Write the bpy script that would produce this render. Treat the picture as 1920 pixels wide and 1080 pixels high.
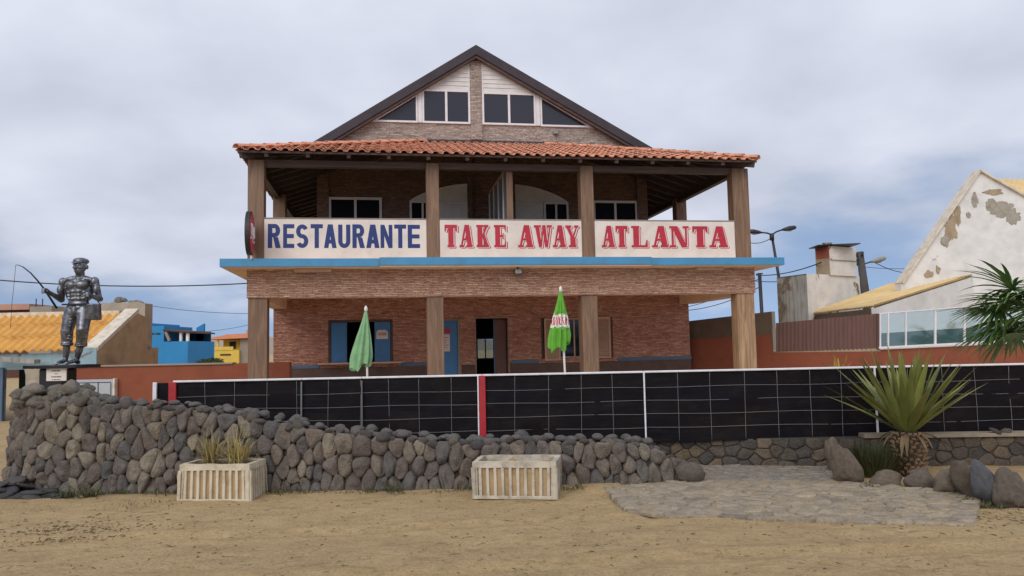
import bpy, bmesh, math, random
from mathutils import Vector, Matrix, noise, Euler
R = random.Random(7)
S = bpy.context.scene
for o in list(bpy.data.objects): bpy.data.objects.remove(o)
COL = S.collection

# ------------------------------------------------------------------ camera
F_PX, HORIZON, ROLL, EYE = 1450.0, 650.0, 0.0208, 1.6
pitch, roll = math.atan((HORIZON - 540) / F_PX), math.atan(ROLL)
fw = Vector((0, math.cos(pitch), math.sin(pitch)))
up0 = Vector((0, -math.sin(pitch), math.cos(pitch))); rt0 = Vector((1, 0, 0))
rt = rt0 * math.cos(roll) - up0 * math.sin(roll)
up = rt0 * math.sin(roll) + up0 * math.cos(roll)
cam = bpy.data.cameras.new('camera'); camo = bpy.data.objects.new('camera', cam); COL.objects.link(camo)
camo.matrix_world = Matrix(((rt.x, up.x, -fw.x, 0), (rt.y, up.y, -fw.y, 0), (rt.z, up.z, -fw.z, EYE), (0, 0, 0, 1)))
cam.sensor_width = 36; cam.lens = F_PX / 1920 * 36; cam.clip_start = 0.1; cam.clip_end = 5000
S.camera = camo
S.render.resolution_x, S.render.resolution_y = 1024, 576

# ------------------------------------------------------------------ sky and sun
SUN_EL, SUN_AZ = math.radians(34), math.radians(200)     # azimuth measured clockwise from +Y
W = bpy.data.worlds.new('World'); S.world = W; W.use_nodes = True
wt = W.node_tree; wt.nodes.clear()
def WN(t, **k):
    n = wt.nodes.new(t)
    for a, b in k.items(): setattr(n, a, b)
    return n
def build_world():
    L = wt.links.new
    sky = WN('ShaderNodeTexSky', sky_type='NISHITA', sun_disc=False, sun_elevation=SUN_EL, sun_rotation=SUN_AZ)
    sky.dust_density = 0.3
    tc = WN('ShaderNodeTexCoord'); sep = WN('ShaderNodeSeparateXYZ'); L(tc.outputs['Generated'], sep.inputs[0])
    zc = WN('ShaderNodeMath', operation='MAXIMUM'); L(sep.outputs[2], zc.inputs[0]); zc.inputs[1].default_value = 0.0
    zd = WN('ShaderNodeMath', operation='ADD'); L(zc.outputs[0], zd.inputs[0]); zd.inputs[1].default_value = 0.30
    dv = WN('ShaderNodeVectorMath', operation='DIVIDE'); L(tc.outputs['Generated'], dv.inputs[0])
    cmb = WN('ShaderNodeCombineXYZ')
    for i in range(3): L(zd.outputs[0], cmb.inputs[i])
    L(cmb.outputs[0], dv.inputs[1])
    lift = WN('ShaderNodeVectorMath', operation='MULTIPLY_ADD'); lift.inputs[1].default_value = (1, 1, 1); lift.inputs[2].default_value = (0, 0, .32); L(tc.outputs['Generated'], lift.inputs[0])
    nrm = WN('ShaderNodeVectorMath', operation='NORMALIZE'); L(lift.outputs[0], nrm.inputs[0]); L(nrm.outputs[0], sky.inputs['Vector'])
    mp = WN('ShaderNodeMapping'); mp.inputs['Scale'].default_value = (1.5, 1.5, 1.3); mp.inputs['Location'].default_value = (3.1, 0.4, 0)
    L(dv.outputs[0], mp.inputs[0])
    n1 = WN('ShaderNodeTexNoise'); n1.inputs['Scale'].default_value = 0.9; n1.inputs['Detail'].default_value = 7; n1.inputs['Roughness'].default_value = 0.52
    L(mp.outputs[0], n1.inputs['Vector'])
    n2 = WN('ShaderNodeTexNoise'); n2.inputs['Scale'].default_value = 1.7; n2.inputs['Detail'].default_value = 6; n2.inputs['Roughness'].default_value = 0.46
    L(mp.outputs[0], n2.inputs['Vector'])
    # cloud brightness: soft grey-white billows
    cr = WN('ShaderNodeValToRGB'); e = cr.color_ramp.elements
    e[0].position = 0.30; e[0].color = (0.51, 0.55, 0.655, 1); e[1].position = 0.66; e[1].color = (0.70, 0.735, 0.85, 1)
    L(n2.outputs[0], cr.inputs[0])
    # coverage: an overcast deck, thinner towards the horizon
    hz = WN('ShaderNodeMapRange'); hz.inputs[1].default_value = 0.0; hz.inputs[2].default_value = 0.26; hz.inputs[3].default_value = -0.34; hz.inputs[4].default_value = 0.24
    L(zc.outputs[0], hz.inputs[0])
    ad = WN('ShaderNodeMath', operation='ADD'); L(n1.outputs[0], ad.inputs[0]); L(hz.outputs[0], ad.inputs[1])
    cov = WN('ShaderNodeMapRange', interpolation_type='SMOOTHSTEP'); cov.inputs[1].default_value = 0.28; cov.inputs[2].default_value = 0.58; cov.inputs[3].default_value = 0.18; cov.inputs[4].default_value = 1.0
    L(ad.outputs[0], cov.inputs[0])
    bgs = WN('ShaderNodeBackground'); bgs.inputs['Strength'].default_value = 0.135; L(sky.outputs[0], bgs.inputs[0])
    bgc = WN('ShaderNodeBackground'); bgc.inputs['Strength'].default_value = 1.0; L(cr.outputs[0], bgc.inputs[0])
    mx = WN('ShaderNodeMixShader'); L(cov.outputs[0], mx.inputs[0]); L(bgs.outputs[0], mx.inputs[1]); L(bgc.outputs[0], mx.inputs[2])
    out = WN('ShaderNodeOutputWorld'); L(mx.outputs[0], out.inputs[0])
build_world()
sl = bpy.data.lights.new('sun', 'SUN'); so = bpy.data.objects.new('sun', sl); COL.objects.link(so)
sl.energy = 1.5; sl.angle = math.radians(45); sl.color = (1.0, 0.96, 0.9)
sd = Vector((math.sin(SUN_AZ) * math.cos(SUN_EL), math.cos(SUN_AZ) * math.cos(SUN_EL), math.sin(SUN_EL)))
so.rotation_euler = sd.to_track_quat('Z', 'Y').to_euler(); so.location = (0, 0, 40)
S.view_settings.view_transform = 'Standard'; S.view_settings.look = 'None'; S.view_settings.gamma = 1
S.view_settings.exposure = 0.08; S.view_settings.use_curve_mapping = False

def at(px, py, Y):
    """world point at depth Y (metres north of the camera) seen at a pixel of the 1920x1080 photograph: used for surveying"""
    d = fw + rt * ((px - 960) / F_PX) - up * ((py - 540) / F_PX)
    return Vector((0, 0, EYE)) + d * (Y / d.y)

# ------------------------------------------------------------------ materials
def lin(c):
    return tuple((v / 255 / 12.92 if v / 255 <= .04045 else ((v / 255 + .055) / 1.055) ** 2.4) for v in c)
MATS = {}
def new_mat(name):
    m = bpy.data.materials.new(name); m.use_nodes = True
    nt = m.node_tree; b = nt.nodes['Principled BSDF']
    MATS[name] = m
    return m, nt, b
def coords(nt, kind='Object', scale=(1, 1, 1)):
    t = nt.nodes.new('ShaderNodeTexCoord'); mp = nt.nodes.new('ShaderNodeMapping'); mp.inputs['Scale'].default_value = scale
    nt.links.new(t.outputs[kind], mp.inputs[0]); return mp.outputs[0]
def tex_noise(nt, vec, scale, detail=5, rough=.55, dist=0):
    n = nt.nodes.new('ShaderNodeTexNoise'); n.inputs['Scale'].default_value = scale; n.inputs['Detail'].default_value = detail
    n.inputs['Roughness'].default_value = rough; n.inputs['Distortion'].default_value = dist
    nt.links.new(vec, n.inputs['Vector']); return n.outputs['Fac']
def ramp(nt, fac, stops):
    r = nt.nodes.new('ShaderNodeValToRGB'); el = r.color_ramp.elements
    while len(el) < len(stops): el.new(.5)
    for e, (p, c) in zip(el, stops):
        e.position = p; e.color = (*c, 1) if len(c) == 3 else c
    nt.links.new(fac, r.inputs[0]); return r.outputs[0]
def mix(nt, fac, a, b, mode='MIX'):
    m = nt.nodes.new('ShaderNodeMix'); m.data_type = 'RGBA'; m.blend_type = mode
    if isinstance(fac, (int, float)): m.inputs[0].default_value = fac
    else: nt.links.new(fac, m.inputs[0])
    for s, v in ((6, a), (7, b)):
        if isinstance(v, tuple): m.inputs[s].default_value = (*v, 1) if len(v) == 3 else v
        else: nt.links.new(v, m.inputs[s])
    return m.outputs[2]
def bump(nt, b, h, strength=.4, dist=.02):
    n = nt.nodes.new('ShaderNodeBump'); n.inputs['Strength'].default_value = strength; n.inputs['Distance'].default_value = dist
    nt.links.new(h, n.inputs['Height']); nt.links.new(n.outputs[0], b.inputs['Normal'])
def obj_random(nt):
    n = nt.nodes.new('ShaderNodeObjectInfo'); return n.outputs['Random']
def value_jitter(nt, col, amt=.25):
    """per-object brightness jitter"""
    h = nt.nodes.new('ShaderNodeHueSaturation'); mr = nt.nodes.new('ShaderNodeMapRange')
    mr.inputs[3].default_value = 1 - amt; mr.inputs[4].default_value = 1 + amt
    nt.links.new(obj_random(nt), mr.inputs[0]); nt.links.new(mr.outputs[0], h.inputs['Value']); nt.links.new(col, h.inputs['Color'])
    return h.outputs[0]

def paint(name, col, rough=.6, dirt=None, dirt_amt=.5, scale=3, bumps=.15, bscale=40, stretch=(1, 1, 1), metallic=0, jitter=0):
    """painted / rendered surface with blotchy wear"""
    m, nt, b = new_mat(name); v = coords(nt, scale=stretch)
    dirt = dirt or tuple(x * .6 for x in col)
    f = tex_noise(nt, v, scale, 8, .65, .3)
    c = ramp(nt, f, [(.30, tuple(a * (1 - dirt_amt) + d * dirt_amt for a, d in zip(col, dirt))), (.55, col), (.8, tuple(min(1, x * 1.08) for x in col))])
    if jitter: c = value_jitter(nt, c, jitter)
    nt.links.new(c, b.inputs['Base Color']); b.inputs['Roughness'].default_value = rough; b.inputs['Metallic'].default_value = metallic
    if bumps: bump(nt, b, tex_noise(nt, v, bscale, 4), bumps, .01)
    return m
def peeling(name, col, under, amount=.5, scale=1.4, edge=.03, streak=None):
    """limewash flaking off masonry: sharp-edged patches"""
    m, nt, b = new_mat(name); v = coords(nt)
    f = tex_noise(nt, v, scale, 9, .62, .6)
    base = ramp(nt, tex_noise(nt, v, 2.5, 6), [(.3, tuple(x * .82 for x in col)), (.6, col)])
    und = ramp(nt, tex_noise(nt, v, 7, 6), [(.3, tuple(x * .6 for x in under)), (.7, under)])
    msk = ramp(nt, f, [(amount, (0, 0, 0)), (amount + edge, (1, 1, 1))])
    c = mix(nt, msk, base, und)
    if streak:
        vs = coords(nt, scale=(6, 6, .5)); s = ramp(nt, tex_noise(nt, vs, 1.6, 6), [(.45, (0, 0, 0)), (.75, (1, 1, 1))])
        c = mix(nt, s, c, streak)
    nt.links.new(c, b.inputs['Base Color']); b.inputs['Roughness'].default_value = .85
    bump(nt, b, msk, .35, -.015)
    return m
def cladding(name, cols, mortar):
    """thin split-stone strips, rows about 5 cm"""
    m, nt, b = new_mat(name)
    t = nt.nodes.new('ShaderNodeTexCoord'); sp = nt.nodes.new('ShaderNodeSeparateXYZ'); nt.links.new(t.outputs['Object'], sp.inputs[0])
    a = nt.nodes.new('ShaderNodeMath'); a.operation = 'ADD'; nt.links.new(sp.outputs[0], a.inputs[0]); nt.links.new(sp.outputs[1], a.inputs[1])
    cb = nt.nodes.new('ShaderNodeCombineXYZ'); nt.links.new(a.outputs[0], cb.inputs[0]); nt.links.new(sp.outputs[2], cb.inputs[1])
    nz = nt.nodes.new('ShaderNodeTexNoise'); nz.inputs['Scale'].default_value = 7; nt.links.new(cb.outputs[0], nz.inputs['Vector'])
    off = nt.nodes.new('ShaderNodeVectorMath'); off.operation = 'MULTIPLY_ADD'; off.inputs[1].default_value = (.10, .045, 0)
    nt.links.new(nz.outputs['Color'], off.inputs[0]); nt.links.new(cb.outputs[0], off.inputs[2])
    outs = []
    for (bw, rh, sq) in ((.21, .040, .7),):
        br = nt.nodes.new('ShaderNodeTexBrick'); br.offset = .37; br.offset_frequency = 2; br.squash = sq; br.squash_frequency = 3
        br.inputs['Scale'].default_value = 1; br.inputs['Mortar Size'].default_value = .0045; br.inputs['Mortar Smooth'].default_value = .4
        br.inputs['Bias'].default_value = 0; br.inputs['Brick Width'].default_value = bw; br.inputs['Row Height'].default_value = rh
        br.inputs['Color1'].default_value = (0, 0, 0, 1); br.inputs['Color2'].default_value = (1, 1, 1, 1); br.inputs['Mortar'].default_value = (.5, .5, .5, 1)
        nt.links.new(off.outputs[0], br.inputs['Vector']); outs.append(br)
    c = ramp(nt, outs[0].outputs['Color'], [(0, cols[0]), (.35, cols[1]), (.7, cols[2]), (1, cols[3])])
    v = coords(nt, scale=(1, 1, 5.5)); f = tex_noise(nt, v, 6, 6, .62, .9)
    c = mix(nt, .6, c, ramp(nt, f, [(.34, cols[0]), (.47, cols[1]), (.56, cols[2]), (.68, cols[3])]))
    c = mix(nt, outs[0].outputs['Fac'], c, mortar)
    nt.links.new(c, b.inputs['Base Color']); b.inputs['Roughness'].default_value = .85
    h = nt.nodes.new('ShaderNodeMath'); h.operation = 'SUBTRACT'; nt.links.new(f, h.inputs[0]); nt.links.new(outs[0].outputs['Fac'], h.inputs[1])
    bump(nt, b, h.outputs[0], 1.0, .045)
    return m
def wood(name, c0, c1, axis='z', rough=.6):
    m, nt, b = new_mat(name)
    sc = {'z': (9, 9, .7), 'x': (.7, 9, 9), 'y': (9, .7, 9)}[axis]
    v = coords(nt, scale=sc); f = tex_noise(nt, v, 1.6, 7, .6, .8)
    c = ramp(nt, f, [(.28, c0), (.5, tuple((a + d) / 2 for a, d in zip(c0, c1))), (.68, c1)])
    nt.links.new(c, b.inputs['Base Color']); b.inputs['Roughness'].default_value = rough
    bump(nt, b, f, .3, .01)
    return m
def stone_mat(name, cols, jitter=.35, bscale=18, warm=None):
    m, nt, b = new_mat(name)
    t = nt.nodes.new('ShaderNodeTexCoord'); rnd = obj_random(nt)
    sc = nt.nodes.new('ShaderNodeMath'); sc.operation = 'MULTIPLY'; sc.inputs[1].default_value = 37; nt.links.new(rnd, sc.inputs[0])
    ad = nt.nodes.new('ShaderNodeVectorMath'); nt.links.new(t.outputs['Object'], ad.inputs[0]); nt.links.new(sc.outputs[0], ad.inputs[1])
    v = ad.outputs[0]
    base = ramp(nt, rnd, [(i / (len(cols) - 1), c) for i, c in enumerate(cols)])
    f = tex_noise(nt, v, 7, 8, .65, .4)
    c = mix(nt, .75, base, ramp(nt, f, [(.25, (.25, .25, .25)), (.5, (.5, .5, .5)), (.8, (.8, .78, .74))]), 'OVERLAY')
    sp = ramp(nt, tex_noise(nt, v, 55, 3), [(.35, (.6, .6, .6)), (.5, (1, 1, 1))]); c = mix(nt, .6, c, sp, 'MULTIPLY')
    nt.links.new(c, b.inputs['Base Color']); b.inputs['Roughness'].default_value = .9
    h = mix(nt, .5, f, tex_noise(nt, v, bscale * 3, 4)); bump(nt, b, h, 1.0, .05)
    return m

def sand_mat():
    m, nt, b = new_mat('sand'); v = coords(nt)
    big = tex_noise(nt, v, .35, 5, .6); mid = tex_noise(nt, coords(nt, scale=(1, 2.2, 1)), 2.2, 8, .68, .5); fine = tex_noise(nt, v, 38, 6, .7)
    grit = tex_noise(nt, v, 130, 3, .7)
    c = ramp(nt, mid, [(.25, (.30, .19, .085)), (.48, (.53, .365, .175)), (.75, (.66, .475, .25))])
    c = mix(nt, .35, c, ramp(nt, big, [(.3, (.40, .28, .14)), (.7, (.62, .45, .23))]))
    c = mix(nt, .55, c, ramp(nt, fine, [(.3, (.42, .40, .36)), (.55, (1, 1, 1))]), 'MULTIPLY')
    c = mix(nt, .8, c, ramp(nt, grit, [(.27, (.30, .27, .22)), (.38, (1, 1, 1))]), 'MULTIPLY')
    nt.links.new(c, b.inputs['Base Color']); b.inputs['Roughness'].default_value = .95
    dk = tex_noise(nt, coords(nt, scale=(1, 1.5, 1)), 9, 9, .74, .8); pt = tex_noise(nt, v, 1.1, 4)
    dm = ramp(nt, dk, [(.36, (1, 1, 1)), (.45, (0, 0, 0))]); pm = ramp(nt, pt, [(.40, (.15, .15, .15)), (.62, (1, 1, 1))])
    c = mix(nt, mix(nt, 1.0, dm, pm, 'MULTIPLY'), c, (.17, .115, .055)); nt.links.new(c, b.inputs['Base Color'])
    h = mix(nt, .45, mid, fine); h = mix(nt, .4, h, dk); bump(nt, b, h, 1.0, .08)
    return m
def leaf_mat(name, c0, c1, c2, rough=.5):
    m, nt, b = new_mat(name); v = coords(nt)
    f = tex_noise(nt, v, 4, 5)
    c = value_jitter(nt, ramp(nt, f, [(.25, c0), (.5, c1), (.75, c2)]), .25)
    nt.links.new(c, b.inputs['Base Color']); b.inputs['Roughness'].default_value = rough
    return m
def flat(name, col, rough=.5, metallic=0, spec=.5):
    m, nt, b = new_mat(name); b.inputs['Base Color'].default_value = (*col, 1)
    b.inputs['Roughness'].default_value = rough; b.inputs['Metallic'].default_value = metallic; b.inputs['Specular IOR Level'].default_value = spec
    return m
def glass_mat(name, tint, gloss=.12, through=.7):
    m, nt, b = new_mat(name); nt.nodes.remove(b)
    tr = nt.nodes.new('ShaderNodeBsdfTransparent'); tr.inputs[0].default_value = (*tint, 1)
    gl = nt.nodes.new('ShaderNodeBsdfGlossy'); gl.inputs['Roughness'].default_value = .03; gl.inputs['Color'].default_value = (.9, .95, .95, 1)
    df = nt.nodes.new('ShaderNodeBsdfDiffuse'); df.inputs[0].default_value = (*tuple(x * .5 for x in tint), 1)
    a = nt.nodes.new('ShaderNodeMixShader'); a.inputs[0].default_value = 1 - through; nt.links.new(tr.outputs[0], a.inputs[1]); nt.links.new(df.outputs[0], a.inputs[2])
    c = nt.nodes.new('ShaderNodeMixShader'); c.inputs[0].default_value = gloss; nt.links.new(a.outputs[0], c.inputs[1]); nt.links.new(gl.outputs[0], c.inputs[2])
    nt.links.new(c.outputs[0], nt.nodes['Material Output'].inputs[0])
    return m

sand_mat()
cladding('clad_low', [lin((150, 92, 74)), lin((200, 140, 116)), lin((220, 162, 136)), lin((244, 204, 178))], lin((126, 82, 68)))
cladding('clad_beam', [lin((142, 100, 82)), lin((196, 152, 128)), lin((214, 172, 146)), lin((240, 208, 182))], lin((116, 84, 70)))
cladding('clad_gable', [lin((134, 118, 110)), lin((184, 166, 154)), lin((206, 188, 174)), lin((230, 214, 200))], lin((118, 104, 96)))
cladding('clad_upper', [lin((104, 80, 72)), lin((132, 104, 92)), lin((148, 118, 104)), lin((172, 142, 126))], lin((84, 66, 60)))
wood('pillar_wood', lin((98, 74, 57)), lin((144, 113, 88)))
wood('pillar_wood_gold', lin((122, 94, 68)), lin((186, 152, 116)))
wood('dark_wood', lin((62, 46, 42)), lin((96, 74, 66)), 'x')
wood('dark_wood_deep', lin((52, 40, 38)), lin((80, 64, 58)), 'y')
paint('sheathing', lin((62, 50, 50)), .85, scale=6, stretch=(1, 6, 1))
paint('blue_paint', lin((72, 142, 184)), .55, lin((70, 120, 150)), .6, 2)
paint('blue_door', lin((66, 122, 170)), .5, lin((56, 104, 146)), .5, 3)
paint('blue_band', lin((86, 106, 130)), .7, lin((70, 84, 100)), .6, 4)
paint('soffit', lin((238, 204, 172)), .8, lin((206, 168, 136)), .5, 3)
paint('cream', lin((226, 216, 206)), .6, lin((196, 184, 172)), .6, 1.6)
paint('white_pvc', lin((226, 222, 222)), .4, lin((200, 196, 196)), .4, 5, .03)
paint('white_board', lin((222, 218, 214)), .5, lin((190, 184, 180)), .5, 4, .05)
paint('beige_shutter', lin((196, 160, 134)), .6, lin((160, 128, 106)), .5, 4)
paint('letter_blue', lin((26, 50, 116)), .5, lin((30, 46, 96)), .6, 5, .03)
paint('letter_red', lin((186, 38, 60)), .5, lin((150, 34, 52)), .6, 5, .03)
paint('dado', lin((96, 74, 64)), .8, lin((70, 54, 48)), .7, 3)
paint('bitumen', lin((64, 56, 62)), .75, lin((44, 38, 44)), .6, 2, .4, 60)
paint('terrace', lin((206, 190, 172)), .85, scale=2)
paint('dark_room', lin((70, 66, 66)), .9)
flat('pane_dark', (.012, .014, .022), .06)
flat('pane_grey', (.030, .032, .045), .10)
paint('screen_glass', lin((120, 126, 136)), .3)
m = paint('tile', lin((218, 156, 126)), .8, lin((166, 98, 74)), .8, 9, .4, 60, jitter=.2)
paint('tile_cap', lin((214, 150, 120)), .8, lin((156, 92, 70)), .8, 9, .4, 60, jitter=.18)
stone_mat('boulder', [lin((96, 88, 82)), lin((118, 107, 97)), lin((98, 94, 92)), lin((126, 115, 101)), lin((106, 94, 87)), lin((142, 130, 113)), lin((92, 89, 87)), lin((120, 107, 99))])
stone_mat('boulder_brown', [lin((122, 108, 93)), lin((136, 122, 105)), lin((118, 108, 98)), lin((142, 126, 106))])
stone_mat('slate', [lin((72, 72, 74)), lin((92, 90, 88)), lin((84, 84, 90)), lin((110, 106, 100))])
stone_mat('bluestone', [lin((104, 106, 112)), lin((114, 115, 118))])
stone_mat('rubble', [lin((138, 130, 118)), lin((164, 154, 140)), lin((122, 114, 104)), lin((150, 138, 122))])
stone_mat('masonry', [lin((84, 76, 68)), lin((98, 87, 76)), lin((72, 69, 67)), lin((116, 100, 82)), lin((90, 81, 74)), lin((76, 72, 70))])
stone_mat('paver', [lin((152, 138, 118)), lin((168, 153, 130)), lin((160, 147, 128)), lin((178, 161, 135)), lin((146, 134, 116))])
stone_mat('paver_grey', [lin((136, 127, 115)), lin((150, 139, 124)), lin((142, 134, 124))])
paint('mortar_dark', lin((70, 62, 54)), .95, scale=8)
paint('mortar_sand', lin((158, 138, 106)), .95, lin((120, 104, 82)), .7, 8)
paint('concrete_planter', lin((206, 194, 170)), .9, lin((150, 132, 104)), .6, 7, .5, 50)
paint('concrete_grey', lin((198, 188, 170)), .9, lin((116, 106, 92)), .75, 6, .6, 50)
paint('concrete_inset', lin((176, 150, 112)), .9, lin((136, 112, 82)), .8, 8, .4, 50)
paint('concrete', lin((168, 160, 146)), .9, lin((120, 112, 100)), .7, 4, .3, 30)
paint('coping', lin((150, 136, 116)), .9, lin((110, 98, 82)), .7, 4, .4, 30)
paint('soil', lin((104, 84, 60)), .95, scale=12)
m, nt, b = new_mat('tarp'); v = coords(nt)
c_ = ramp(nt, tex_noise(nt, coords(nt, scale=(.6, 1, 1.6)), 1.8, 5), [(.3, (.006, .006, .010)), (.7, (.013, .009, .009))])
c_ = mix(nt, ramp(nt, tex_noise(nt, coords(nt, scale=(.8, 1, 2.5)), 3.5, 8, .7), [(.52, (0, 0, 0)), (.80, (.5, .5, .5))]), c_, (.040, .032, .026))
nt.links.new(c_, b.inputs['Base Color']); b.inputs['Roughness'].default_value = .5; b.inputs['Specular IOR Level'].default_value = .09
bump(nt, b, tex_noise(nt, coords(nt, scale=(.5, 1, 5)), 4, 4), .25, .02)
flat('wire', (.20, .20, .19), .6)
paint('white_rail', lin((232, 230, 232)), .4, scale=6, bumps=0)
paint('red_post', lin((176, 34, 42)), .5, lin((130, 30, 38)), .6, 4)
flat('pole_white', lin((226, 222, 216)), .4)
paint('red_wall', lin((140, 76, 52)), .85, lin((116, 62, 44)), .7, 1.5)
paint('brown_wall', lin((104, 86, 70)), .9, lin((80, 66, 54)), .7, 2)
paint('brown_sheet', lin((110, 80, 72)), .7, lin((90, 64, 58)), .6, 3, .1, stretch=(3, 3, .4))
paint('white_wall', lin((228, 225, 220)), .85, lin((180, 176, 168)), .6, .8)
peeling('white_peel', lin((232, 229, 224)), lin((168, 160, 150)), .66, .55, .02)
peeling('grey_peel', lin((168, 164, 156)), lin((128, 112, 88)), .50, .9, .08, lin((96, 84, 68)))
peeling('white_flake', lin((230, 224, 216)), lin((150, 124, 88)), .60, 1.1, .03)
peeling('ochre_wall', lin((196, 168, 132)), lin((160, 130, 96)), .52, 1.2, .3)
peeling('ruin', lin((182, 168, 148)), lin((140, 124, 102)), .5, .8, .2)
paint('ruin_brick', lin((116, 84, 62)), .95, lin((70, 54, 44)), .8, 3)
paint('brick_red', lin((158, 84, 62)), .9, lin((120, 70, 54)), .7, 4)
paint('tan_render', lin((172, 152, 124)), .9, lin((132, 114, 92)), .8, 3)
paint('yellow_roof', lin((220, 164, 82)), .75, lin((176, 120, 56)), .6, 3, .2)
paint('pale_roof', lin((226, 196, 140)), .8, lin((190, 158, 106)), .6, 2, .2)
paint('parapet_white', lin((222, 210, 192)), .85, lin((170, 150, 124)), .7, 5)
peeling('pale_blue', lin((150, 176, 184)), lin((120, 116, 108)), .58, 1.6, .06)
paint('azure_house', lin((46, 134, 190)), .8, lin((40, 116, 168)), .5, .4)
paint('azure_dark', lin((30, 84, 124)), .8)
paint('yellow_house', lin((222, 190, 84)), .8, lin((196, 164, 70)), .5, .5)
paint('orange_roof', lin((206, 122, 76)), .8, scale=.8)
paint('grey_render', lin((150, 140, 128)), .9, scale=.6)
paint('pink_render', lin((182, 140, 122)), .9, scale=.6)
paint('far_brown', lin((92, 64, 52)), .9, scale=.6)  # dark brown of the far building wall and the terrace roof
flat('opening', (.02, .018, .02), .7)
paint('far_hill', lin((176, 166, 160)), .95, lin((140, 128, 126)), .8, .02)
paint('metal_dark', lin((56, 54, 56)), .5, scale=6, metallic=.3)
paint('pole_concrete', lin((84, 80, 78)), .85, lin((60, 56, 56)), .7, 3)
flat('cable', (.02, .02, .022), .7)
paint('lamp_glass', lin((150, 148, 142)), .3)
paint('grey_door', lin((176, 180, 184)), .5, lin((150, 156, 160)), .5, 3)
flat('door_groove', lin((70, 74, 80)), .8)
glass_mat('fence_glass', (.82, .90, .90), .16, .8)
glass_mat('fence_glass_teal', (.14, .27, .27), .10, .25)
leaf_mat('yucca_leaf', (.11, .135, .026), (.185, .205, .048), (.29, .28, .09), .5)
leaf_mat('palm_leaf', (.06, .12, .026), (.115, .21, .048), (.20, .29, .09), .45)
leaf_mat('dry_grass', (.26, .20, .06), (.42, .33, .12), (.55, .45, .20), .7)
leaf_mat('dead_leaf', (.09, .06, .03), (.16, .11, .055), (.24, .17, .09), .8)
leaf_mat('weed', (.045, .058, .018), (.085, .090, .030), (.14, .125, .05), .7)
leaf_mat('shrub_leaf', (.028, .040, .010), (.060, .065, .018), (.10, .085, .03), .7)
leaf_mat('yellow_leaf', (.24, .18, .02), (.38, .27, .03), (.46, .34, .06), .6)
leaf_mat('far_leaf', (.03, .045, .015), (.055, .075, .022), (.09, .11, .04), .7)
paint('trunk_scale', lin((128, 104, 80)), .9, lin((70, 52, 38)), .9, 9)
paint('trunk_dark', lin((58, 44, 32)), .95)
# statue paint: dark bronze-black with brushed silver streaks
m, nt, b = new_mat('statue_metal'); v = coords(nt, scale=(1.4, 1.4, .8))
f_ = tex_noise(nt, v, 9, 6, .6, 1.2)
nt.links.new(ramp(nt, f_, [(.30, (.07, .073, .085)), (.50, (.17, .175, .195)), (.75, (.30, .31, .34))]), b.inputs['Base Color'])
b.inputs['Metallic'].default_value = .8; b.inputs['Roughness'].default_value = .36
bump(nt, b, tex_noise(nt, v, 22, 4), .25, .01)
flat('statue_black', (.018, .018, .022), .45, .4)
# parasol fabrics: printed canopies
def parasol_mat(name, base, lo, hi, printed, side=None):
    m, nt, b = new_mat(name); t = nt.nodes.new('ShaderNodeTexCoord'); sp = nt.nodes.new('ShaderNodeSeparateXYZ'); nt.links.new(t.outputs['Object'], sp.inputs[0])
    v = coords(nt); f = tex_noise(nt, v, 6, 5)
    c = ramp(nt, f, [(.3, tuple(x * .72 for x in base)), (.6, base)])
    if printed:
        band = nt.nodes.new('ShaderNodeMapRange'); band.interpolation_type = 'LINEAR'
        d = nt.nodes.new('ShaderNodeMath'); d.operation = 'SUBTRACT'; nt.links.new(sp.outputs[2], d.inputs[0]); d.inputs[1].default_value = (lo + hi) / 2
        a = nt.nodes.new('ShaderNodeMath'); a.operation = 'ABSOLUTE'; nt.links.new(d.outputs[0], a.inputs[0])
        n = tex_noise(nt, v, 26, 3); nn = nt.nodes.new('ShaderNodeMath'); nn.operation = 'MULTIPLY_ADD'; nt.links.new(n, nn.inputs[0]); nn.inputs[1].default_value = .22; nt.links.new(a.outputs[0], nn.inputs[2])
        half = (hi - lo) / 2
        w = ramp(nt, nn.outputs[0], [(half + .085, (1, 1, 1)), (half + .095, (0, 0, 0))]); 
        if side is not None:
            sm_ = nt.nodes.new('ShaderNodeMath'); sm_.operation = 'LESS_THAN'; nt.links.new(sp.outputs[0], sm_.inputs[0]); sm_.inputs[1].default_value = side
            w = mix(nt, 1.0, w, sm_.outputs[0], 'MULTIPLY')
        c = mix(nt, w, c, (.78, .80, .72))
        if side is not None:
            nt.links.new(c, b.inputs['Base Color']); b.inputs['Roughness'].default_value = .7; bump(nt, b, f, .3, .01); return m
        wv = nt.nodes.new('ShaderNodeTexWave'); wv.inputs['Scale'].default_value = 9; wv.inputs['Distortion'].default_value = 9; wv.inputs['Detail'].default_value = 1; nt.links.new(v, wv.inputs['Vector'])
        r1 = ramp(nt, wv.outputs['Fac'], [(.52, (0, 0, 0)), (.6, (1, 1, 1))]); r2 = ramp(nt, a.outputs[0], [(half * .55, (1, 1, 1)), (half * .6, (0, 0, 0))])
        c = mix(nt, mix(nt, 1.0, r1, r2, 'MULTIPLY'), c, lin((196, 40, 66)))
        dk = ramp(nt, tex_noise(nt, v, 34, 2), [(.60, (0, 0, 0)), (.64, (1, 1, 1))]); r3 = ramp(nt, a.outputs[0], [(half * .75, (0, 0, 0)), (half * .8, (1, 1, 1)), (half * 1.2, (1, 1, 1)), (half * 1.3, (0, 0, 0))])
        c = mix(nt, mix(nt, 1.0, dk, r3, 'MULTIPLY'), c, (.03, .10, .05))
    nt.links.new(c, b.inputs['Base Color']); b.inputs['Roughness'].default_value = .7
    bump(nt, b, f, .3, .01)
    return m

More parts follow.
